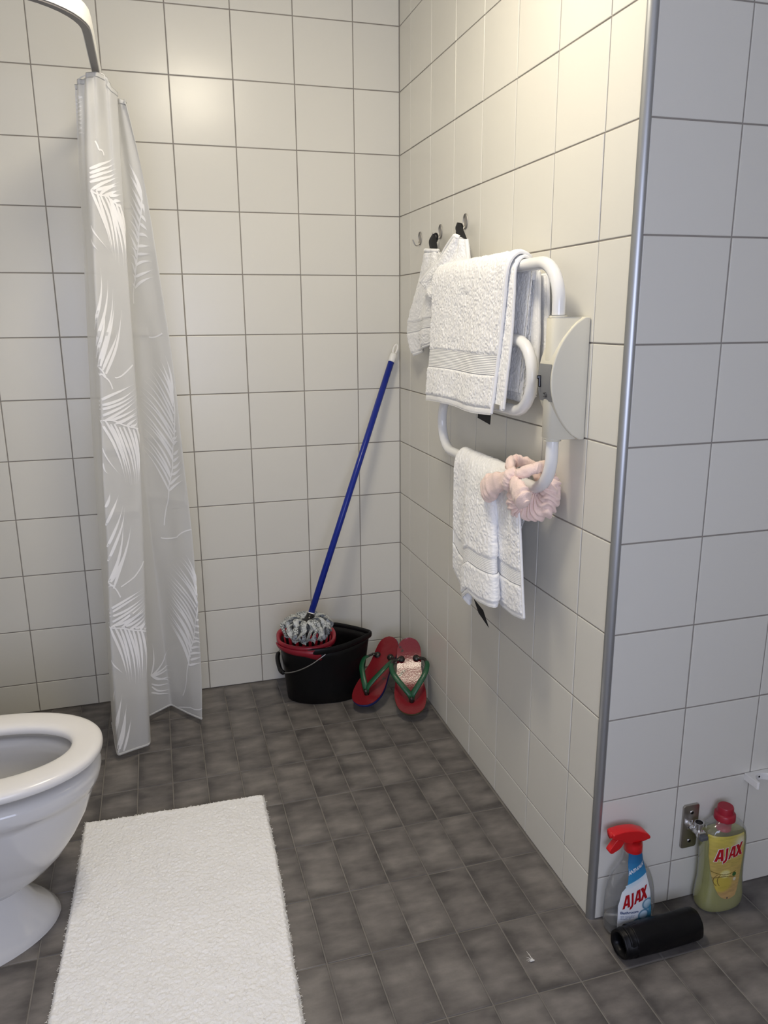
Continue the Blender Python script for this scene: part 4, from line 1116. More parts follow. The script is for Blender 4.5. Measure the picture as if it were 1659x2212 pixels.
# red wringer: collar over the rim, slatted cup inside
wr_ctrl = [(-0.169, 0.0), (-0.160, 0.055), (-0.120, 0.101), (-0.062, 0.121), (-0.010, 0.108), (0.028, 0.070), (0.042, 0.0)]
wr_ctrl = wr_ctrl + [(x, -y) for x, y in wr_ctrl[-2:0:-1]]
WO = catmull(wr_ctrl, 88, closed=True)
wc_ = np.array([-0.062, 0.0])
def wring(sc, z, out=0.0):
    d = WO - wc_
    n_ = d / np.linalg.norm(d, axis=1)[:, None]
    return brot(wc_ + d * sc + n_ * out, z)
wringer = from_np('wringer', np.array([wring(1.0, 0.226, 0.0035), wring(1.0, 0.241, 0.003), wring(1.0, 0.244, -0.001), wring(1.0, 0.243, -0.005), wring(1.0, 0.236, -0.010), wring(0.97, 0.222, -0.010), wring(0.98, 0.220, -0.004)]).reshape(-1, 3),
                  grid_faces(7, 88, True, True), M['red_plastic'], bucket)
for k in range(22):
    i0 = k * 4
    def q(sc, z, i, o=0.0):
        return wring(sc, z, o)[i % 88]
    pts = []
    for sc, z in ((0.93, 0.236), (0.86, 0.185), (0.72, 0.135)):
        for i in (i0, i0 + 1, i0 + 2):
            pts.append(q(sc, z, i))
    for sc, z in ((0.91, 0.236), (0.84, 0.185), (0.70, 0.135)):
        for i in (i0, i0 + 1, i0 + 2):
            pts.append(q(sc, z, i))
    f = grid_faces(3, 3)
    ring = [0, 1, 2, 5, 8, 7, 6, 3]
    side = [(ring[a_], ring[(a_ + 1) % 8], ring[(a_ + 1) % 8] + 9, ring[a_] + 9) for a_ in range(8)]
    from_np('slat', pts, np.vstack([f, f[:, ::-1] + 9, side]), M['red_plastic'], wringer)
loft('cup_floor', [wring(0.72, 0.137), wring(0.72, 0.131)], M['red_plastic'], wringer)
# front apron of the wringer running to a point below the rim
fi = [i for i in range(88) if WO[i, 1] < -0.03 and WO[i, 0] < 0.012]
fi = sorted(fi, key=lambda i: WO[i, 0])
top_ = np.array([wring(1.0, 0.232, 0.0085)[i] for i in fi]); 
depth_ = np.interp(np.linspace(0, 1, len(fi)), [0, 0.25, 0.55, 0.80, 0.90, 1.0], [0.012, 0.018, 0.024, 0.046, 0.034, 0.004])
inn = np.array([BC[0], BC[1], 0.232])
bot_ = top_.copy(); bot_[:, 2] -= depth_; bot_[:, :2] += (inn[:2] - bot_[:, :2]) * 0.05 * (depth_ / 0.046)[:, None]
dirn = (top_ - inn); dirn[:, 2] = 0; dirn /= np.linalg.norm(dirn, axis=1)[:, None]
n_ = len(fi)
VV = np.vstack([top_, bot_, top_ - dirn * 0.003, bot_ - dirn * 0.003])
QQ = []
for k in range(n_ - 1):
    QQ += [(k, k + 1, n_ + k + 1, n_ + k), (2 * n_ + k + 1, 2 * n_ + k, 3 * n_ + k, 3 * n_ + k + 1), (n_ + k, n_ + k + 1, 3 * n_ + k + 1, 3 * n_ + k), (k + 1, k, 2 * n_ + k, 2 * n_ + k + 1)]
from_np('apron', VV, QQ, M['red_plastic'], wringer)
bail = catmull([(-0.372, -0.300, 0.218), (-0.392, -0.300, 0.205), (-0.425, -0.290, 0.180), (-0.462, -0.270, 0.156), (-0.494, -0.240, 0.137), (-0.514, -0.208, 0.128),
                (-0.519, -0.17, 0.134), (-0.515, -0.115, 0.150), (-0.49, -0.065, 0.165), (-0.44, -0.038, 0.185), (-0.372, -0.036, 0.215)], 70)
sweep('bail', bail, 0.0021, M['steel_wire'], bucket, seg=8)
sweep('grip', bail[32:52], [0.004] + [0.0085] * 18 + [0.004], M['black_plastic'], bucket, seg=12)

# ------------------------------------------------------------------ mop
mt = np.array([-0.0185, -0.0245, 1.2740]); mh = np.array([-0.4151, -0.280, 0.369])
ax = (mt - mh) / np.linalg.norm(mt - mh)
mop = thing('mop', 'mop with blue handle and grey checked cloth head leaning in the corner', 'mop', tuple(mh))
top_cap = mt - ax * 0.070
sweep('handle', [mh, mh * 0.5 + top_cap * 0.5, top_cap], 0.0112, M['blue'], mop, seg=20)
# white end cap with a hanging eye
cap_p = [top_cap - ax * 0.004, top_cap, top_cap + ax * 0.022, top_cap + ax * 0.030]
cap = sweep('end_cap', cap_p, [0.0122, 0.0128, 0.0128, 0.0098], M['white_plastic'], mop, seg=18)
sd = np.cross(ax, (0, 1, 0)); sd /= np.linalg.norm(sd)
th_ = np.linspace(0, 2 * PI, 24, endpoint=False)
eye_c = top_cap + ax * 0.046
eye = np.array([eye_c + ax * 0.019 * math.cos(t_) + sd * 0.0072 * math.sin(t_) * (1.0 if math.cos(t_) > 0 else 1.0) for t_ in th_])
sweep('hanging_eye', eye, 0.0036, M['white_plastic'], cap, seg=10, closed=True)
sweep('ferrule', [mh - ax * 0.004, mh + ax * 0.003], 0.0125, M['white_plastic'], mop, seg=18)
hub = mh - ax * 0.040
sweep('socket', [mh, mh - ax * 0.010, mh - ax * 0.022, mh - ax * 0.028, mh - ax * 0.036, hub], [0.0140, 0.0150, 0.018, 0.027, 0.031, 0.030], M['black_gloss'], mop, seg=22)
mm = bpy.data.materials.new('checked_mop_cloth')
t, b = nt(mm)
tc = t.nodes.new('ShaderNodeTexCoord')
mp = t.nodes.new('ShaderNodeMapping'); mp.inputs['Rotation'].default_value = (0.6, 0.5, 0.4)
ck = t.nodes.new('ShaderNodeTexChecker'); ck.inputs['Scale'].default_value = 330
ck.inputs['Color1'].default_value = (0.66, 0.68, 0.66, 1); ck.inputs['Color2'].default_value = (0.035, 0.045, 0.05, 1)
nz2 = t.nodes.new('ShaderNodeTexNoise'); nz2.inputs['Scale'].default_value = 45
mx = t.nodes.new('ShaderNodeMix'); mx.data_type = 'RGBA'; mx.inputs[7].default_value = (0.55, 0.57, 0.56, 1)
cr2 = t.nodes.new('ShaderNodeValToRGB'); cr2.color_ramp.elements[0].position = 0.45; cr2.color_ramp.elements[1].position = 0.62
t.links.new(tc.outputs['Object'], mp.inputs[0]); t.links.new(mp.outputs[0], ck.inputs['Vector'])
t.links.new(tc.outputs['Object'], nz2.inputs['Vector']); t.links.new(nz2.outputs[0], cr2.inputs[0])
t.links.new(cr2.outputs[0], mx.inputs[0]); t.links.new(ck.outputs[0], mx.inputs[6]); t.links.new(mx.outputs[2], b.inputs['Base Color'])
b.inputs['Roughness'].default_value = 0.95
M['mop_cloth'] = mm
nS = 30
for k in range(nS):
    an = 2 * PI * k / nS + rng.normal() * 0.06
    lay = k % 2
    rad = (0.074 if lay else 0.062) + rng.random() * 0.012
    rise = (0.004 if lay else 0.020) + rng.random() * 0.011
    d = np.array([math.cos(an), math.sin(an) * 0.92, 0.0])
    tw = np.array([-math.sin(an), math.cos(an), 0])
    c0 = hub + np.array([0, 0, 0.004])
    P = catmull([c0 + d * 0.014, c0 + d * 0.030 + (0, 0, rise * 0.7), c0 + d * rad * 0.75 + (0, 0, rise) + tw * rng.normal() * 0.005,
                 c0 + d * rad + (0, 0, rise - 0.012) + tw * rng.normal() * 0.008, c0 + d * rad * 0.93 + (0, 0, -0.034) + tw * rng.normal() * 0.008,
                 c0 + d * rad * 0.70 + (0, 0, -0.052)], 26)
    T = np.gradient(P, axis=0); T /= np.linalg.norm(T, axis=1)[:, None]
    wob = np.sin(np.linspace(0, 5, 26) + rng.random() * 6) * 0.6
    sdv = np.cross(T, (0, 0, 1.0)); sdv /= np.linalg.norm(sdv, axis=1)[:, None] + 1e-6
    nv_ = np.cross(sdv, T)
    sdw = sdv * np.cos(wob)[:, None] + nv_ * np.sin(wob)[:, None]
    nw = -sdv * np.sin(wob)[:, None] + nv_ * np.cos(wob)[:, None]
    u_ = np.linspace(-1, 1, 7)
    G = P[:, None] + sdw[:, None] * (u_ * 0.0105)[None, :, None] + nw[:, None] * (0.0045 * (1 - u_ ** 2))[None, :, None]
    sheet('mop_strip', G, 0.0016, 0.0002, M['mop_cloth'], mop, 70 + k, N=np.broadcast_to(nw[:, None], G.shape))

# ------------------------------------------------------------------ flip-flops
def paint_mat(name, col, wear, rough):
    m = bpy.data.materials.new(name)
    t, b = nt(m)
    tc = t.nodes.new('ShaderNodeTexCoord')
    n = t.nodes.new('ShaderNodeTexNoise'); n.inputs['Scale'].default_value = 38; n.inputs['Detail'].default_value = 6
    cr = t.nodes.new('ShaderNodeValToRGB'); cr.color_ramp.elements[0].position = 0.64; cr.color_ramp.elements[1].position = 0.70
    mx = t.nodes.new('ShaderNodeMix'); mx.data_type = 'RGBA'
    mx.inputs[6].default_value = (*col, 1); mx.inputs[7].default_value = (*wear, 1)
    t.links.new(tc.outputs['Object'], n.inputs['Vector']); t.links.new(n.outputs[0], cr.inputs[0]); t.links.new(cr.outputs[0], mx.inputs[0])
    t.links.new(mx.outputs[2], b.inputs['Base Color'])
    b.inputs['Roughness'].default_value = rough
    n2 = t.nodes.new('ShaderNodeTexNoise'); n2.inputs['Scale'].default_value = 170; n2.inputs['Detail'].default_value = 4
    bp = t.nodes.new('ShaderNodeBump'); bp.inputs['Strength'].default_value = 0.3; bp.inputs['Distance'].default_value = 0.0012
    t.links.new(tc.outputs['Object'], n2.inputs['Vector']); t.links.new(n2.outputs[0], bp.inputs['Height']); t.links.new(bp.outputs[0], b.inputs['Normal'])
    return m
M['flop_red'] = paint_mat('worn_red_paint', (0.20, 0.012, 0.018), (0.05, 0.03, 0.02), 0.19)
M['flop_green'] = paint_mat('worn_green_paint', (0.008, 0.080, 0.032), (0.10, 0.09, 0.05), 0.35)
M['flop_blue'] = mat('blue_sole_edge', (0.006, 0.018, 0.13), 0.4)
M['flop_ochre'] = mat('ochre_sole_edge', (0.10, 0.075, 0.028), 0.45, var=0.4, vscale=40)
M['dark_metal'] = mat('dark_metal', (0.05, 0.047, 0.042), 0.25, 0.7, bump=0.4, bscale=200)
def flop(toe, heel, nrm, label, edge, mirror=1, spread=1.0):
    toe = np.array(toe, float); heel = np.array(heel, float)
    d = heel - toe; L = np.linalg.norm(d); d /= L
    n = np.array(nrm, float); n -= d * (n @ d); n /= np.linalg.norm(n)
    w = np.cross(n, d) * mirror
    o = thing('flip_flop', label, 'flip-flop', tuple(toe), 'pair of painted flip-flops')
    def bendz(l): return 0.030 * np.clip((0.46 - l) / 0.46, 0, 1) ** 2 + 0.022 * np.clip((l - 0.60) / 0.40, 0, 1) ** 2
    def pt(l, ww, h): return toe + d * (l * L) + w * ww + n * (h + bendz(l) + 0.019)
    ls = np.array([0.0, 0.012, 0.04, 0.10, 0.20, 0.32, 0.45, 0.58, 0.70, 0.82, 0.91, 0.965, 0.99, 1.0])
    hwL = np.array([0.004, 0.020, 0.034, 0.047, 0.0555, 0.0565, 0.050, 0.0445, 0.0435, 0.0445, 0.040, 0.029, 0.016, 0.004])
    lf = np.linspace(0, 1, 60) ; lf = 0.5 - 0.5 * np.cos(lf * PI)
    hw = np.interp(lf, ls, hwL)
    kk = np.ones(5) / 5
    hw = np.convolve(np.pad(hw, 2, mode='edge'), kk, mode='valid')
    mid = 0.004 * np.sin(lf * PI * 1.4)
    us = np.linspace(-1, 1, 13)
    top = np.array([[pt(l, m_ + h_ * u_, -0.0015 * abs(u_) ** 3 - 0.002 * (1 - u_ * u_)) for u_ in us] for l, h_, m_ in zip(lf, hw, mid)])
    bot = np.array([[pt(l, m_ + h_ * u_ * 0.97, -0.017) for u_ in us] for l, h_, m_ in zip(lf, hw, mid)])
    k = 60 * 13
    from_np('footbed', np.vstack([top.reshape(-1, 3), top.reshape(-1, 3) - n * 0.0035]), np.vstack([grid_faces(60, 13), grid_faces(60, 13)[:, ::-1] + k]), M['flop_red'], o)
    ringT = np.vstack([top[:, 0], top[::-1, -1]]); ringB = np.vstack([bot[:, 0], bot[::-1, -1]])
    ctr = (toe + heel) / 2
    rs_ = [ringT - n * 0.0025, ringT - n * 0.004 + (ringT - ringT.mean(0)) * 0.012, ringB + (ringT - ringT.mean(0)) * 0.006, ringB]
    m4 = len(ringT)
    from_np('sole', np.vstack(rs_ + [bot.reshape(-1, 3)]), np.vstack([grid_faces(4, m4, wrap_v=True), grid_faces(60, 13)[:, ::-1] + 4 * m4]), edge, o, smooth=False)
    for s in (-1, 1):
        arm = catmull([pt(0.20, 0, 0.010), pt(0.235, s * 0.005, 0.026), pt(0.33, s * 0.027 * spread, 0.042), pt(0.46, s * 0.053 * spread, 0.050), pt(0.58, s * 0.064 * spread, 0.042), pt(0.65, s * 0.062 * spread, 0.029)], 40)
        st = sweep('strap', arm, np.interp(np.linspace(0, 1, 40), [0, 0.15, 0.7, 1], [0.0105, 0.0105, 0.0092, 0.0075]), M['flop_green'], o, seg=12, flat=0.42, up=tuple(n))
        end = catmull([pt(0.64, s * 0.062 * spread, 0.030), pt(0.70, s * 0.056 * spread, 0.016), pt(0.725, s * 0.042, 0.009), pt(0.74, s * 0.029, 0.007)], 20)
        sweep('strap_end', end, 0.0062, M['dark_metal'], st, seg=10, flat=0.45, up=tuple(n))
        c = pt(0.74, s * 0.027, 0.002)
        rr = []
        for q_ in range(6):
            a_ = q_ / 5 * PI / 2
            rr.append([c + (d * math.cos(t_) + w * math.sin(t_)) * (0.0125 * math.cos(a_) + 1e-4) + n * 0.009 * math.sin(a_) for t_ in np.linspace(0, 2 * PI, 18, endpoint=False)])
        loft('rivet', rr, M['dark_metal'], st)
    c0 = pt(0.185, 0, -0.001)
    sweep('toe_post', [c0, c0 + n * 0.008, c0 + n * 0.022 + d * 0.004], [0.010, 0.0075, 0.0065], M['dark_metal'], o, seg=14)
    return o
flop((-0.250, -0.350, 0.004), (-0.085, -0.172, 0.172), (-0.44, -0.44, 0.72), 'red painted flip-flop with green straps and blue sole edge, next to the bucket', M['flop_blue'], 1, 0.80)
flop((-0.098, -0.453, 0.004), (-0.048, -0.240, 0.196), (-0.257, -0.649, 0.715), 'red painted flip-flop with green straps and bright glare, next to the wall', M['flop_ochre'])

# ------------------------------------------------------------------ bottles by the outside corner
clear = bpy.data.materials.new('clear_plastic')
t, b = nt(clear)
t.nodes.remove(b)
tr = t.nodes.new('ShaderNodeBsdfTransparent'); tr.inputs[0].default_value = (0.93, 0.935, 0.94, 1)
gl = t.nodes.new('ShaderNodeBsdfGlossy'); gl.inputs['Roughness'].default_value = 0.09; gl.inputs[0].default_value = (0.95, 0.96, 1, 1)
lw = t.nodes.new('ShaderNodeLayerWeight'); lw.inputs['Blend'].default_value = 0.28
fn = t.nodes.new('ShaderNodeMath'); fn.operation = 'MULTIPLY_ADD'; fn.inputs[1].default_value = 0.55; fn.inputs[2].default_value = 0.045
t.links.new(lw.outputs['Facing'], fn.inputs[0])
df = t.nodes.new('ShaderNodeBsdfDiffuse'); df.inputs[0].default_value = (0.62, 0.63, 0.65, 1)
m1 = t.nodes.new('ShaderNodeMixShader'); m2 = t.nodes.new('ShaderNodeMixShader'); m2.inputs[0].default_value = 0.10
t.links.new(tr.outputs[0], m2.inputs[1]); t.links.new(df.outputs[0], m2.inputs[2])
t.links.new(fn.outputs[0], m1.inputs[0]); t.links.new(m2.outputs[0], m1.inputs[1]); t.links.new(gl.outputs[0], m1.inputs[2])
t.links.new(m1.outputs[0], t.nodes['Material Output'].inputs['Surface'])
M['clear'] = clear
liq = bpy.data.materials.new('yellow_green_liquid')
t, b = nt(liq)
b.inputs['Base Color'].default_value = (0.60, 0.60, 0.17, 1); b.inputs['Roughness'].default_value = 0.25
tl = t.nodes.new('ShaderNodeBsdfTranslucent'); tl.inputs[0].default_value = (0.75, 0.75, 0.22, 1)
m1 = t.nodes.new('ShaderNodeMixShader'); m1.inputs[0].default_value = 0.45
t.links.new(b.outputs[0], m1.inputs[1]); t.links.new(tl.outputs[0], m1.inputs[2]); t.links.new(m1.outputs[0], t.nodes['Material Output'].inputs['Surface'])
M['liquid'] = liq

def col_mat(name, rough=0.35):
    m = bpy.data.materials.new(name)
    t, b = nt(m)
    at_ = t.nodes.new('ShaderNodeVertexColor'); at_.layer_name = 'print'
    t.links.new(at_.outputs[0], b.inputs['Base Color'])
    b.inputs['Roughness'].default_value = rough
    return m
M['label_print'] = col_mat('printed_label')

class Bottle:
    """vertical bottle: profile rows (z, centre x, half width, half depth, exponent)"""
    def __init__(s, rows, cy):
        s.r = np.array(rows, float); s.cy = cy
    def prm(s, z):
        return [np.interp(z, s.r[:, 0], s.r[:, k]) for k in range(1, 5)]
    def ring(s, z, m=64, inset=0.0):
        cx, a, b_, p = s.prm(z)
        return superell(cx, s.cy, z, a - inset, b_ - inset, p, m)
    def front(s, x, z, off=0.0006):
        cx, a, b_, p = s.prm(z)
        q = np.clip(1 - np.abs((x - cx) / a) ** p, 0, 1) ** (1 / p)
        return s.cy - b_ * q - off

def label_sheet(name, B, zs_, xl, xr, colfn, parent, off=0.0007, n=150, m=90):
    z = np.linspace(zs_[0], zs_[-1], n)
    L_ = np.interp(z, *xl); R_ = np.interp(z, *xr)
    v = np.linspace(0, 1, m)
    Xg = L_[:, None] * (1 - v) + R_[:, None] * v
    Zg = np.broadcast_to(z[:, None], Xg.shape)
    Yg = B.front(Xg, Zg, off)
    S_ = np.stack([Xg, Yg, Zg], -1)
    k = n * m
    o = from_np(name, np.vstack([S_.reshape(-1, 3), S_.reshape(-1, 3) + (0, 0.0005, 0)]), np.vstack([grid_faces(n, m)[:, ::-1], grid_faces(n, m) + k]), M['label_print'], parent)
    C = colfn(Xg, Zg).reshape(-1, 3)
    ca = o.data.color_attributes.new('print', 'FLOAT_COLOR', 'POINT')
    C4 = np.ones((2 * k, 4), np.float32); C4[:k, :3] = C; C4[k:, :3] = C
    ca.data.foreach_set('color', C4.ravel())
    return o

def wrap_polys(name, B, polys, material, parent, off, seg=6):
    """flat letter polygons (lists of (x,z)) laid on the curved front of the bottle"""
    bm = bmesh.new()
    for p in polys:
        vs_ = [bm.verts.new((x, 0, z)) for x, z in p]
        try: bm.faces.new(vs_)
        except ValueError: pass
    xs_ = [v_.co.x for v_ in bm.verts]
    lo_, hi_ = min(xs_), max(xs_)
    nx = int((hi_ - lo_) / 0.004) + 1
    for k in range(1, nx):
        bmesh.ops.bisect_plane(bm, geom=bm.verts[:] + bm.edges[:] + bm.faces[:], plane_co=(lo_ + (hi_ - lo_) * k / nx, 0, 0), plane_no=(1, 0, 0))
    for v_ in bm.verts:
        v_.co.y = float(B.front(v_.co.x, v_.co.z, off))
    bmesh.ops.recalc_face_normals(bm, faces=bm.faces)
    for f in bm.faces:
        if f.normal.y > 0: f.normal_flip()
    return bm_obj(name, bm, material, parent)

GLYPH = {
 'A': [[(0, 0), (.29, 0), (.72, 1), (.46, 1)], [(.68, 0), (1, 0), (.94, 1), (.62, 1)], [(.2, .2), (.8, .2), (.8, .38), (.28, .38)]],
 'J': [[(.50, 1), (.92, 1), (.84, .12), (.44, .12)], [(.44, .30), (.84, .30), (.84, .12), (.74, -.06), (.50, -.19), (.02, -.27), (.10, -.05), (.36, .02), (.44, .14)]],
 'X': [[(0, 0), (.34, 0), (1.02, 1.06), (.74, 1.06)], [(.66, 0), (1, 0), (.46, 1.0), (.06, 1.0)]],
}
def ajax_polys(O_, Bv, Uv, grow=0.0):
    O_, Bv, Uv = map(np.array, (O_, Bv, Uv))
    out = []
    for ch, a0, a1 in (('A', 0.0, 0.285), ('J', 0.26, 0.455), ('A', 0.445, 0.725), ('X', 0.70, 1.0)):
        for poly in GLYPH[ch]:
            P_ = np.array([O_ + Bv * (a0 + (a1 - a0) * x) + Uv * y for x, y in poly])
            if grow:
                # offset the outline outwards
                n_ = len(P_); Q_ = []
                area = sum(P_[i][0] * P_[(i + 1) % n_][1] - P_[(i + 1) % n_][0] * P_[i][1] for i in range(n_))
                sg = 1 if area > 0 else -1
                for i in range(n_):
                    e1 = P_[i] - P_[i - 1]; e2 = P_[(i + 1) % n_] - P_[i]
                    n1 = np.array([e1[1], -e1[0]]) / np.linalg.norm(e1); n2 = np.array([e2[1], -e2[0]]) / np.linalg.norm(e2)
                    nn = n1 + n2; nn /= max(np.linalg.norm(nn), 0.6)
                    Q_.append(P_[i] + nn * sg * grow)
                P_ = np.array(Q_)
            out.append([tuple(p) for p in P_])
    return out

def text_polys(txt, O_, Bv, Uv, bold=0.0):
    """built-in font outline -> triangles in label coordinates; Bv spans the whole text, Uv one capital height"""
    cu = bpy.data.curves.new('txt', 'FONT'); cu.body = txt; cu.size = 1.0; cu.offset = bold
    ob = bpy.data.objects.new('txt', cu); COL.objects.link(ob)
    dg = bpy.context.evaluated_depsgraph_get()
    me = bpy.data.meshes.new_from_object(ob.evaluated_get(dg))
    me.calc_loop_triangles()
    co = np.array([v_.co[:] for v_ in me.vertices]); tri = [tuple(t_.vertices) for t_ in me.loop_triangles]
    bpy.data.objects.remove(ob); bpy.data.curves.remove(cu); bpy.data.meshes.remove(me)
    x0, x1 = co[:, 0].min(), co[:, 0].max(); cap = 0.70
    O_, Bv, Uv = map(np.array, (O_, Bv, Uv))
    P_ = O_ + (co[:, :1] - x0) / (x1 - x0) * Bv + co[:, 1:2] / cap * Uv
    return [[tuple(P_[i]) for i in t_] for t_ in tri]

# --- trigger spray bottle
SY = -1.490
SB = Bottle([(0.0, .075, .050, .026, 2.6), (0.004, .075, .056, .029, 2.8), (0.012, .075, .0585, .0305, 2.9), (0.06, .0745, .0600, .0310, 2.9), (0.10, .0735, .0575, .0300, 2.8),
             (0.125, .073, .0535, .0285, 2.6), (0.148, .073, .0450, .0265, 2.4), (0.160, .073, .0370, .0245, 2.3), (0.172, .073, .0285, .0225, 2.1), (0.184, .073, .0242, .0208, 2.0), (0.198, .0735, .0225, .0200, 2.0), (0.208, .0735, .0200, .0190, 2.0), (0.214, .0735, .0165, .0165, 2.0)], SY)
spray = thing('spray_bottle', 'clear spray bottle with red trigger head and blue and white label', 'spray bottle', (0.075, SY, 0))
zz = np.concatenate([[0, 0.002, 0.004, 0.008, 0.012], np.linspace(0.02, 0.213, 40)])
loft('bottle', [SB.ring(z) for z in zz], M['clear'], spray, cap1=False)
def head_poly(name, pts, th, material, parent, bev=0.004):
    """rounded moulding with the given side outline"""
    P_ = np.array(pts); n_ = len(P_)
    T_ = np.roll(P_, -1, 0) - np.roll(P_, 1, 0); T_ /= np.linalg.norm(T_, axis=1)[:, None]
    area = np.sum(P_[:, 0] * np.roll(P_[:, 1], -1) - np.roll(P_[:, 0], -1) * P_[:, 1])
    N_ = np.stack([T_[:, 1], -T_[:, 0]], -1) * (1 if area > 0 else -1)
    bm = bmesh.new(); rows_ = []
    for k in range(13):
        a_ = -PI / 2 + PI * k / 12
        ins = bev * (1 - math.cos(a_)); y_ = SY + (th / 2 - bev) * np.sign(math.sin(a_)) * (abs(math.sin(a_)) > 0.01) + bev * math.sin(a_)
        q_ = P_ - N_ * ins
        rows_.append([bm.verts.new((x, y_, z)) for x, z in q_])
    for r0, r1 in zip(rows_[:-1], rows_[1:]):
        for j in range(n_):
            bm.faces.new((r0[j], r0[(j + 1) % n_], r1[(j + 1) % n_], r1[j]))
    bm.faces.new(rows_[0]); bm.faces.new(rows_[-1][::-1])
    bmesh.ops.recalc_face_normals(bm, faces=bm.faces)
    return shade_auto(bm_obj(name, bm, material, parent), 50)
hp = catmull([(.0115, .2575), (.0130, .2622), (.0250, .2645), (.0435, .2655), (.0700, .2620), (.0870, .2555), (.0990, .2490), (.1075, .2395), (.1065, .2340), (.0990, .2325), (.0900, .2305), (.0750, .2295), (.0600, .2300), (.0520, .2320), (.0440, .2360), (.0330, .2440), (.0160, .2490), (.0120, .2525)], 72, closed=True)
head_poly('trigger_head', hp, 0.027, M['bright_red'], spray, 0.0026)
tp = catmull([(.0455, .2390), (.0430, .2285), (.0350, .2185), (.0230, .2125), (.0150, .2100), (.0090, .2150), (.0090, .2200), (.0165, .2304), (.0280, .2440), (.040, .246)], 40, closed=True)
head_poly('trigger', tp, 0.015, M['bright_red'], spray, 0.002)
loft('screw_collar', [superell(.0735, SY, z, r_, r_) for z, r_ in ((.2045, .0195), (.206, .0206), (.222, .0200), (.2340, .0180))], M['bright_red'], spray)
sweep('nozzle', [(.022, SY, .2555), (.0095, SY, .2550)], 0.0075, M['bright_red'], spray, seg=16)
sweep('dip_tube', catmull([(.0735, SY, .20), (.076, SY, .12), (.062, SY + 0.006, .015)], 12), 0.0026, M['clear'], spray, seg=8)
loft('residue', [SB.ring(z, inset=0.0025) for z in (0.004, 0.008, 0.026, 0.030)], mat('spray_liquid', (0.42, 0.45, 0.48), 0.1, transmission=0.8, ior=1.33), spray)
def spray_col(x, z):
    C = np.zeros(x.shape + (3,)); C[:] = (0.80, 0.83, 0.86)
    line = 0.1340 + (x - 0.0416) / (0.0968 - 0.0416) * (0.1565 - 0.1340)
    up_ = z > line
    k = np.clip((z - 0.14) / 0.075, 0, 1)[..., None]
    C = np.where(up_[..., None], np.array([0.035, 0.26, 0.50]) * (1 - k) + np.array([0.010, 0.085, 0.24]) * k, C)
    # pale burst under the blue field
    g = np.exp(-((line - z) / 0.010) ** 2) * (~up_)
    C = C * (1 - 0.55 * g[..., None]) + np.array([0.30, 0.58, 0.74]) * 0.55 * g[..., None]
    ray_ = (np.abs(np.sin(np.arctan2(z - 0.146, x - 0.094) * 9)) ** 6) * np.exp(-np.hypot(x - 0.094, z - 0.146) / 0.014) * (~up_)
    C = C * (1 - ray_[..., None]) + 0.92 * ray_[..., None]
    # blue lower right with drops
    q = np.clip((x - 0.100 + (0.085 - z) * 0.10) / 0.010, 0, 1) * np.clip((0.100 - z) / 0.02, 0, 1) * (~up_)
    C = C * (1 - q[..., None]) + np.array([0.07, 0.30, 0.46]) * q[..., None]
    for cx, cz, r_ in ((0.1015, 0.0790, 0.0125), (0.0925, 0.0525, 0.0125), (0.078, 0.034, 0.011)):
        d = np.hypot(x - cx, (z - cz) * 1.0)
        ring_ = np.exp(-((d - r_) / 0.0022) ** 2) * (~up_); fill = np.clip((r_ - d) / 0.003, 0, 1) * 0.75 * (~up_)
        C = C * (1 - fill[..., None]) + (np.array([0.36, 0.55, 0.66]) + 0.3 * np.clip((z - cz) / r_, -0.6, 1)[..., None]) * fill[..., None]
        C = C * (1 - ring_[..., None]) + np.array([0.035, 0.20, 0.33]) * ring_[..., None]
    # fine text lines
    for zc, x0, x1 in ((0.0590, 0.034, 0.070), (0.0555, 0.034, 0.068), (0.0520, 0.034, 0.060)):
        zz_ = zc + (x - 0.034) * -0.08
        ln = (np.abs(z - zz_) < 0.0011) & (x > x0) & (x < x1) & (np.sin(x * 3100) + np.sin(x * 1700) > -0.3)
        C[ln] = (0.25, 0.30, 0.42)
    return np.clip(C, 0, 1)
lab_ = label_sheet('label', SB, [0.016, 0.211], ([0.016, .0417, .0852, .1192, .1306, .1345, .1361, .165, .2085, .211], [.0300, .0294, .0288, .0359, .0450, .0440, .0484, .0525, .0560, .0585]),
                   ([0.016, .0486, .1085, .1523, .1571, .1738, .200, .2085, .211], [.1165, .1150, .1082, .0965, .0968, .0958, .0875, .0845, .082]), spray_col, spray, n=230, m=130)
lab_['label'] = 'blue and white printed label'
wrap_polys('brand_lettering', SB, ajax_polys((.0377, .0775), (.0617, .0183), (-.0020, .0318)), M['ajax_red'], lab_, 0.0015)
wrap_polys('small_lettering', SB, text_polys('ANTI-KALK', (.0515, .1585), (.0372, .0190), (.0008, .0085), 0.02), M['print_white'], lab_, 0.0014)
wrap_polys('small_lettering', SB, text_polys('Bathroom', (.0338, .0655), (.0437, -.0030), (0, .0066), 0.02), M['navy_print'], lab_, 0.0014)

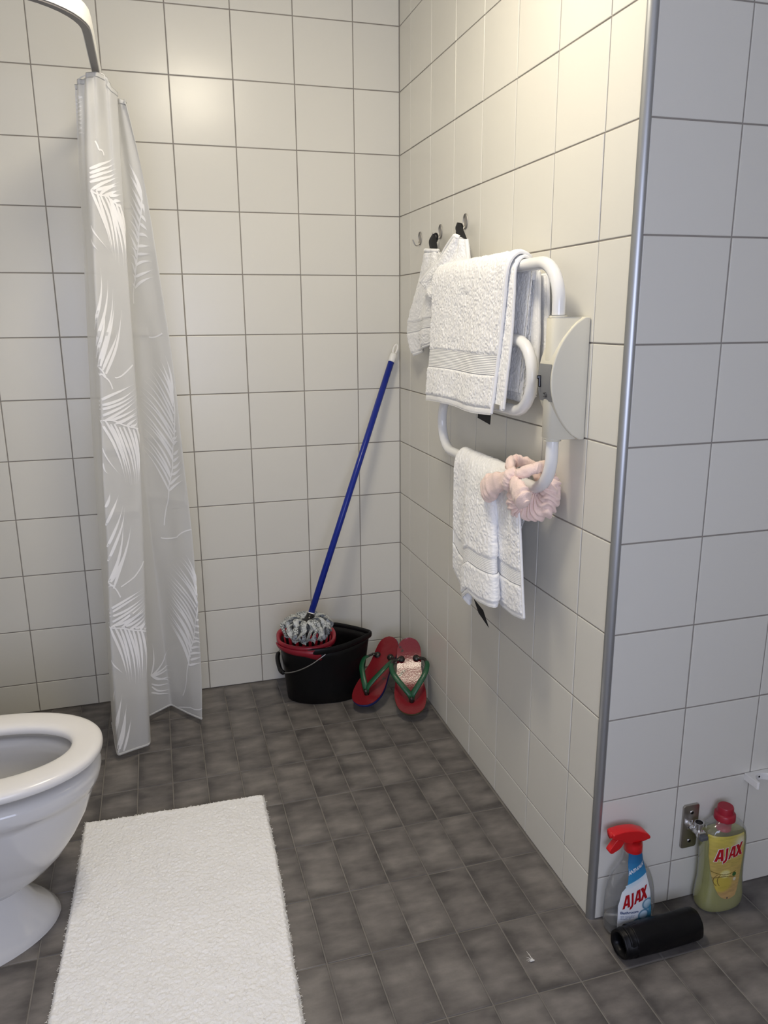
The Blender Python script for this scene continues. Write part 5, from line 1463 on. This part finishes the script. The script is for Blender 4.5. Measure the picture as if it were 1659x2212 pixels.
# --- floor cleaner bottle
CY = -1.489
CB = Bottle([(0.0, .322, .050, .030, 2.3), (0.004, .322, .0565, .0335, 2.4), (0.014, .322, .0605, .0355, 2.5), (0.030, .322, .0610, .0358, 2.5), (0.050, .3215, .0590, .0348, 2.5), (0.075, .321, .0560, .0330, 2.5), (0.11, .320, .0555, .0325, 2.5),
             (0.15, .319, .0570, .0332, 2.5), (0.185, .318, .0575, .0335, 2.4), (0.205, .3175, .0540, .0325, 2.3), (0.220, .317, .0450, .0295, 2.2), (0.229, .3165, .0320, .0250, 2.1), (0.234, .316, .0200, .0185, 2.0), (0.240, .316, .0165, .0165, 2.0)], CY)
cleaner = thing('cleaner_bottle', 'bottle of yellow floor cleaner with red cap and yellow label', 'bottle', (0.321, CY, 0))
zz = np.concatenate([[0, 0.002, 0.004, 0.008, 0.014], np.linspace(0.02, 0.24, 44)])
loft('bottle', [CB.ring(z) for z in zz], M['clear'], cleaner, cap1=False)
loft('liquid', [CB.ring(z, inset=0.0018) for z in np.concatenate([[0.002, 0.005, 0.012], np.linspace(0.02, 0.196, 36)])], M['liquid'], cleaner)
shade_auto(loft('screw_cap', [superell(.316, CY, z, r_, r_, m=40) for z, r_ in ((.2320, .0225), (.2335, .0240), (.2465, .0236), (.2490, .0215), (.2500, .0186), (.2630, .0178), (.2655, .0165))], M['red_plastic'], cleaner), 40)
loft('cap_skirt', [superell(.316, CY, z, r_, r_, m=40) for z, r_ in ((.206, .0165), (.233, .0172))], mat('soft_red', (0.45, 0.03, 0.04), 0.4), cleaner)
def clean_col(x, z):
    C = np.zeros(x.shape + (3,))
    k = np.clip((z - 0.05) / 0.16, 0, 1)[..., None]
    C = np.array([0.50, 0.32, 0.13]) * (1 - k) + np.array([0.55, 0.46, 0.085]) * k
    nz_ = vnoise(x * 90 + 3, z * 300, 3)[..., None]
    C = C * (0.88 + 0.24 * nz_)
    w = np.exp(-((x - 0.340) / 0.016) ** 2 - ((z - 0.190) / 0.014) ** 2)[..., None]
    C = C * (1 - 0.8 * w) + np.array([0.72, 0.70, 0.55]) * 0.8 * w
    # shelf of citrus: pale disc, yellow fruit, leaf
    def blob(cx, cz, rx, rz, col, soft=0.15, a=1.0):
        nonlocal C
        d = np.hypot((x - cx) / rx, (z - cz) / rz)
        m_ = (np.clip((1 - d) / soft, 0, 1) * a)[..., None]
        C = C * (1 - m_) + np.array(col) * m_
    blob(0.300, 0.082, 0.030, 0.024, (0.56, 0.45, 0.06), 0.3, 0.8)
    blob(0.331, 0.1040, 0.006, 0.006, (0.03, 0.12, 0.03))
    blob(0.3062, 0.1090, 0.0150, 0.0125, (0.66, 0.58, 0.16))
    blob(0.3062, 0.1090, 0.0125, 0.0102, (0.72, 0.66, 0.30), 0.3)
    sp_ = np.abs(np.sin(np.arctan2(z - 0.109, x - 0.3062) * 4)) < 0.10
    C[sp_ & (np.hypot((x - 0.3062) / 0.0115, (z - 0.109) / 0.0095) < 1)] = (0.60, 0.50, 0.14)
    for cz, amp_ in ((0.0985, 0.004), (0.113, -0.006)):
        c_ = cz + amp_ * np.sin((x - 0.28) * 60) - (x - 0.30) * 0.06
        m_ = (np.abs(z - c_) < 0.0010) & (x < 0.335)
        C[m_] = (0.20, 0.14, 0.03)
    for cx, s_ in ((0.2875, 0.013), (0.2945, 0.010)):
        c_ = cx - s_ * np.clip((0.108 - z) / 0.03, 0, 1) * (1 - np.clip((0.108 - z) / 0.03, 0, 1)) * 2.5
        m_ = (np.abs(x - c_) < 0.0010) & (z < 0.108) & (z > 0.078)
        C[m_] = (0.18, 0.12, 0.03)
    blob(0.333, 0.0905, 0.0045, 0.0050, (0.66, 0.64, 0.52), 0.2, 0.8)
    for r_ in range(6):
        zc = 0.074 - r_ * 0.0032
        m_ = (np.abs(z - zc) < 0.0007) & (np.sin(x * 2900 + r_) > -0.2) & (x > 0.292) & (x < 0.336)
        C[m_] = C[m_] * 0.72
    m_ = (np.abs(x - 0.316) < 0.0022) & (np.abs(z - 0.0435) < 0.0020)
    C[m_] = (0.10, 0.09, 0.07)
    for r_ in range(2):
        m_ = (np.abs(z - (0.140 - r_ * 0.0055) - (x - 0.33) * 0.15) < 0.0012) & (x > 0.318) & (x < 0.344) & (np.sin(x * 2100 + r_) > 0)
        C[m_] = C[m_] * 0.7
    return np.clip(C, 0, 1)
lab2 = label_sheet('label', CB, [0.0398, 0.2085], ([.0398, .0415, .0466, .055, .0682, .095, .1246, .1574, .205, .2085], [.3180, .3110, .3010, .2930, .2865, .2775, .2714, .2665, .2650, .2672]),
                   ([.0398, .0415, .0461, .060, .0824, .12, .1613, .205, .2085], [.3195, .3270, .3376, .3430, .3479, .3510, .3525, .3510, .3490]), clean_col, cleaner, n=220, m=120)
lab2['label'] = 'yellow printed label with lemon picture'
O2, B2v, U2 = (.2755, .1441), (.0706, .0112), (-.0016, .0318)
wrap_polys('lettering_outline', CB, ajax_polys(O2, B2v, U2, 0.0016), M['print_white'], lab2, 0.0013)
wrap_polys('brand_lettering', CB, ajax_polys(O2, B2v, U2), M['ajax_red'], lab2, 0.0018)

# ------------------------------------------------------------------ roll of black bin bags
roll = thing('bin_bag_roll', 'roll of black bin bags lying on the floor in front of the spray bottle', 'bag roll', (0.105, -1.548, 0))
ra = np.array([0.002, -1.563, 0.0345]); rb = np.array([0.205, -1.557, 0.0345])
rd = (rb - ra) / np.linalg.norm(rb - ra)
ru = np.array([0, 0, 1.0]); rs = np.cross(rd, ru)
def roll_ring(s_, r_, k_=0.0):
    t_ = np.linspace(0, 2 * PI, 56, endpoint=False)
    rr = r_ * (1 + 0.035 * np.sin(t_ * 3 + k_) + 0.02 * np.sin(t_ * 7 + 2 * k_ + s_ * 20))
    p = ra + rd * s_
    V = p + rr[:, None] * (np.cos(t_)[:, None] * ru + np.sin(t_)[:, None] * rs)
    V[:, 2] = np.clip(V[:, 2], 0.0008, None)
    return V
M['bag'] = mat('black_bag_film', (0.0035, 0.0035, 0.0045), 0.4, spec=0.25, bump=0.5, bscale=60)
Lr = float(np.linalg.norm(rb - ra))
loft('outer_wrap', [roll_ring(s_, r_, s_ * 6) for s_, r_ in ((0.030, 0.0300), (0.0285, 0.0335), (0.032, 0.0345), (0.06, 0.0345), (0.10, 0.0350), (0.15, 0.0345), (Lr - 0.015, 0.0345), (Lr - 0.004, 0.0325), (Lr, 0.027), (Lr - 0.004, 0.012))], M['bag'], roll)
loft('middle_wrap', [roll_ring(s_, r_, s_ * 6 + 1) for s_, r_ in ((0.018, 0.026), (0.0135, 0.0315), (0.018, 0.0325), (0.05, 0.0325))], M['bag'], roll)
loft('inner_core', [roll_ring(s_, r_, s_ * 6 + 2) for s_, r_ in ((0.022, 0.014), (0.003, 0.0235), (0.0, 0.0290), (0.004, 0.0310), (0.04, 0.0310))], M['bag'], roll)

# ------------------------------------------------------------------ chrome shut-off valve on its wall plate
PW = -DW
valve = thing('shutoff_valve', 'chrome shut-off valve on a brushed wall plate between the two bottles', 'valve', (0.2505, PW, 0.2025))
pts = []
x0, x1, zb, zt = 0.2285, 0.2715, 0.1450, 0.2600
for cx, cz, a0 in ((x1 - .007, zt - .007, 0), (x0 + .007, zt - .007, 90), (x0 + .007, zb + .007, 180), (x1 - .007, zb + .007, 270)):
    for k in range(6):
        a = math.radians(a0 + k * 18)
        pts.append((cx + .007 * math.cos(a), PW + 0.0005, cz + .007 * math.sin(a)))
pl = extrude_poly('wall_plate', pts, (0, -0.007, 0), M['brushed'], valve, 0.0022, 2)
shade_auto(pl, 40)
for z in (0.2400, 0.1640):
    sc = loft('screw', [np.stack([0.2505 + r_ * np.cos(np.linspace(0, 2 * PI, 20, endpoint=False)), np.full(20, PW - y_), z + r_ * np.sin(np.linspace(0, 2 * PI, 20, endpoint=False))], -1) for y_, r_ in ((.006, .0050), (.0075, .0048), (.0080, .0035))], M['chrome'], pl)
    for an in (0.3, 0.3 + PI / 2):
        bm = bmesh.new(); add_box(bm, (-0.003, -0.0006, -0.0007), (0.003, 0.0006, 0.0007))
        bmesh.ops.rotate(bm, verts=bm.verts, cent=(0, 0, 0), matrix=Matrix.Rotation(an, 3, 'Y'))
        bmesh.ops.translate(bm, verts=bm.verts, vec=(0.2505, PW - 0.0081, z))
        bm_obj('cross_slot', bm, M['black_plastic'], pl)
VX, VZ = 0.2500, 0.2080
vb = sweep('valve_body', [(VX, PW - 0.006, VZ), (VX, PW - 0.010, VZ), (VX, PW - 0.011, VZ), (VX, PW - 0.015, VZ), (VX, PW - 0.016, VZ), (VX, PW - 0.028, VZ), (VX, PW - 0.029, VZ), (VX, PW - 0.038, VZ)],
      [0.0135, 0.0135, 0.0100, 0.0100, 0.0082, 0.0082, 0.0100, 0.0100], M['chrome'], valve, seg=20)
shade_auto(vb, 40)
hexr = [np.stack([VX + 0.0108 * np.cos(np.linspace(0, 2 * PI, 6, endpoint=False)), np.full(6, PW - y_), VZ + 0.0108 * np.sin(np.linspace(0, 2 * PI, 6, endpoint=False))], -1) for y_ in (0.016, 0.023)]
loft('hex_nut', hexr, M['chrome'], vb, smooth=False)
sk = sweep('outlet_socket', [(VX + 0.001, PW - 0.033, VZ - 0.004), (VX + 0.001, PW - 0.033, VZ + 0.014), (VX + 0.001, PW - 0.033, VZ + 0.015), (VX + 0.001, PW - 0.033, VZ + 0.024)], [0.0090, 0.0090, 0.0108, 0.0108], M['chrome'], valve, seg=20)
shade_auto(sk, 40)
loft('bore', [superell(VX + 0.001, PW - 0.033, VZ + 0.0242, 0.0085, 0.0085), superell(VX + 0.001, PW - 0.033, VZ + 0.0248, 0.0080, 0.0080)], M['black_plastic'], sk)
box_obj('lever_clip', (VX - 0.009, PW - 0.047, VZ - 0.009), (VX + 0.011, PW - 0.036, VZ + 0.006), M['chrome'], valve, 0.0025)
box_obj('lever', (VX - 0.008, PW - 0.056, VZ - 0.012), (VX + 0.013, PW - 0.041, VZ - 0.001), mat('dark_grey_plastic', (0.085, 0.09, 0.10), 0.35), valve, 0.004, 3)

# ------------------------------------------------------------------ white wall bracket at the picture's right edge
br = thing('wall_bracket', 'white plastic fork-shaped wall bracket at the right edge above the yellow bottle', 'bracket', (0.43, PW, 0.32))
BX0, BX1, BZ0, BZ1 = 0.3945, 0.4630, 0.2945, 0.3125
n_ = 26
outer_, inner_ = [], []
cxb = (BX0 + BX1) / 2
pl_ = [(BX0, PW + 0.0005), (BX0, PW - 0.042), (BX0 + 0.004, PW - 0.044), (BX0 + 0.0075, PW - 0.042)]
for k in range(n_):
    a = PI + 0.0 - k / (n_ - 1) * PI
    pl_.append((cxb + 0.0265 * math.cos(a), PW - 0.038 + 0.0265 * math.sin(a)))
pl_ += [(BX1 - 0.0075, PW - 0.042), (BX1 - 0.004, PW - 0.044), (BX1, PW - 0.042), (BX1, PW + 0.0005)]
fork = extrude_poly('fork', [(x, y, BZ0) for x, y in pl_], (0, 0, BZ1 - BZ0), M['white_plastic'], br, 0.0012, 2)
# screw holes in the curved back of the fork
for k, r_ in ((0.80, 0.0056), (0.52, 0.0024)):
    a = PI * k
    c = np.array([cxb + 0.0262 * math.cos(a), PW - 0.038 + 0.0262 * math.sin(a), BZ1 - 0.0085])
    nrm = np.array([-math.cos(a), -math.sin(a), 0])
    tg = np.array([-math.sin(a), math.cos(a), 0])
    t_ = np.linspace(0, 2 * PI, 20, endpoint=False)
    R0 = [c + r_ * (math.cos(q_) * tg + math.sin(q_) * np.array([0, 0, 1])) for q_ in t_]
    loft('screw_hole', [np.array(R0) - nrm * 0.002, np.array(R0) + nrm * 0.0008], M['black_plastic'], fork)

# ------------------------------------------------------------------ a tiny feather on the floor
fe = thing('small_feather', 'tiny white feather lying on a grey floor tile', 'feather', (-0.185, -1.515, 0))
q0 = np.array([-0.181, -1.520, 0.0035])
for k, (dx, dy, dz, L_) in enumerate(((-0.25, 0.95, 0.35, 0.022), (-0.1, 1.0, 0.2, 0.017), (-0.75, 0.6, 0.25, 0.015), (-0.9, 0.2, 0.1, 0.014), (-0.98, -0.1, 0.05, 0.012), (0.3, 0.6, 0.4, 0.005))):
    d = np.array([dx, dy, dz]); d /= np.linalg.norm(d)
    sweep('barb', catmull([q0, q0 + d * L_ * 0.5 + (0, 0, 0.001), q0 + d * L_], 8), np.linspace(0.0010, 0.0002, 8), M['feather'], fe, seg=6)
sweep('quill', catmull([q0 + (0.004, -0.001, 0), q0, q0 + (-0.006, -0.001, -0.001)], 8), [0.0012, 0.0018, 0.002, 0.002, 0.002, 0.0016, 0.001, 0.0006], M['feather'], fe, seg=8)
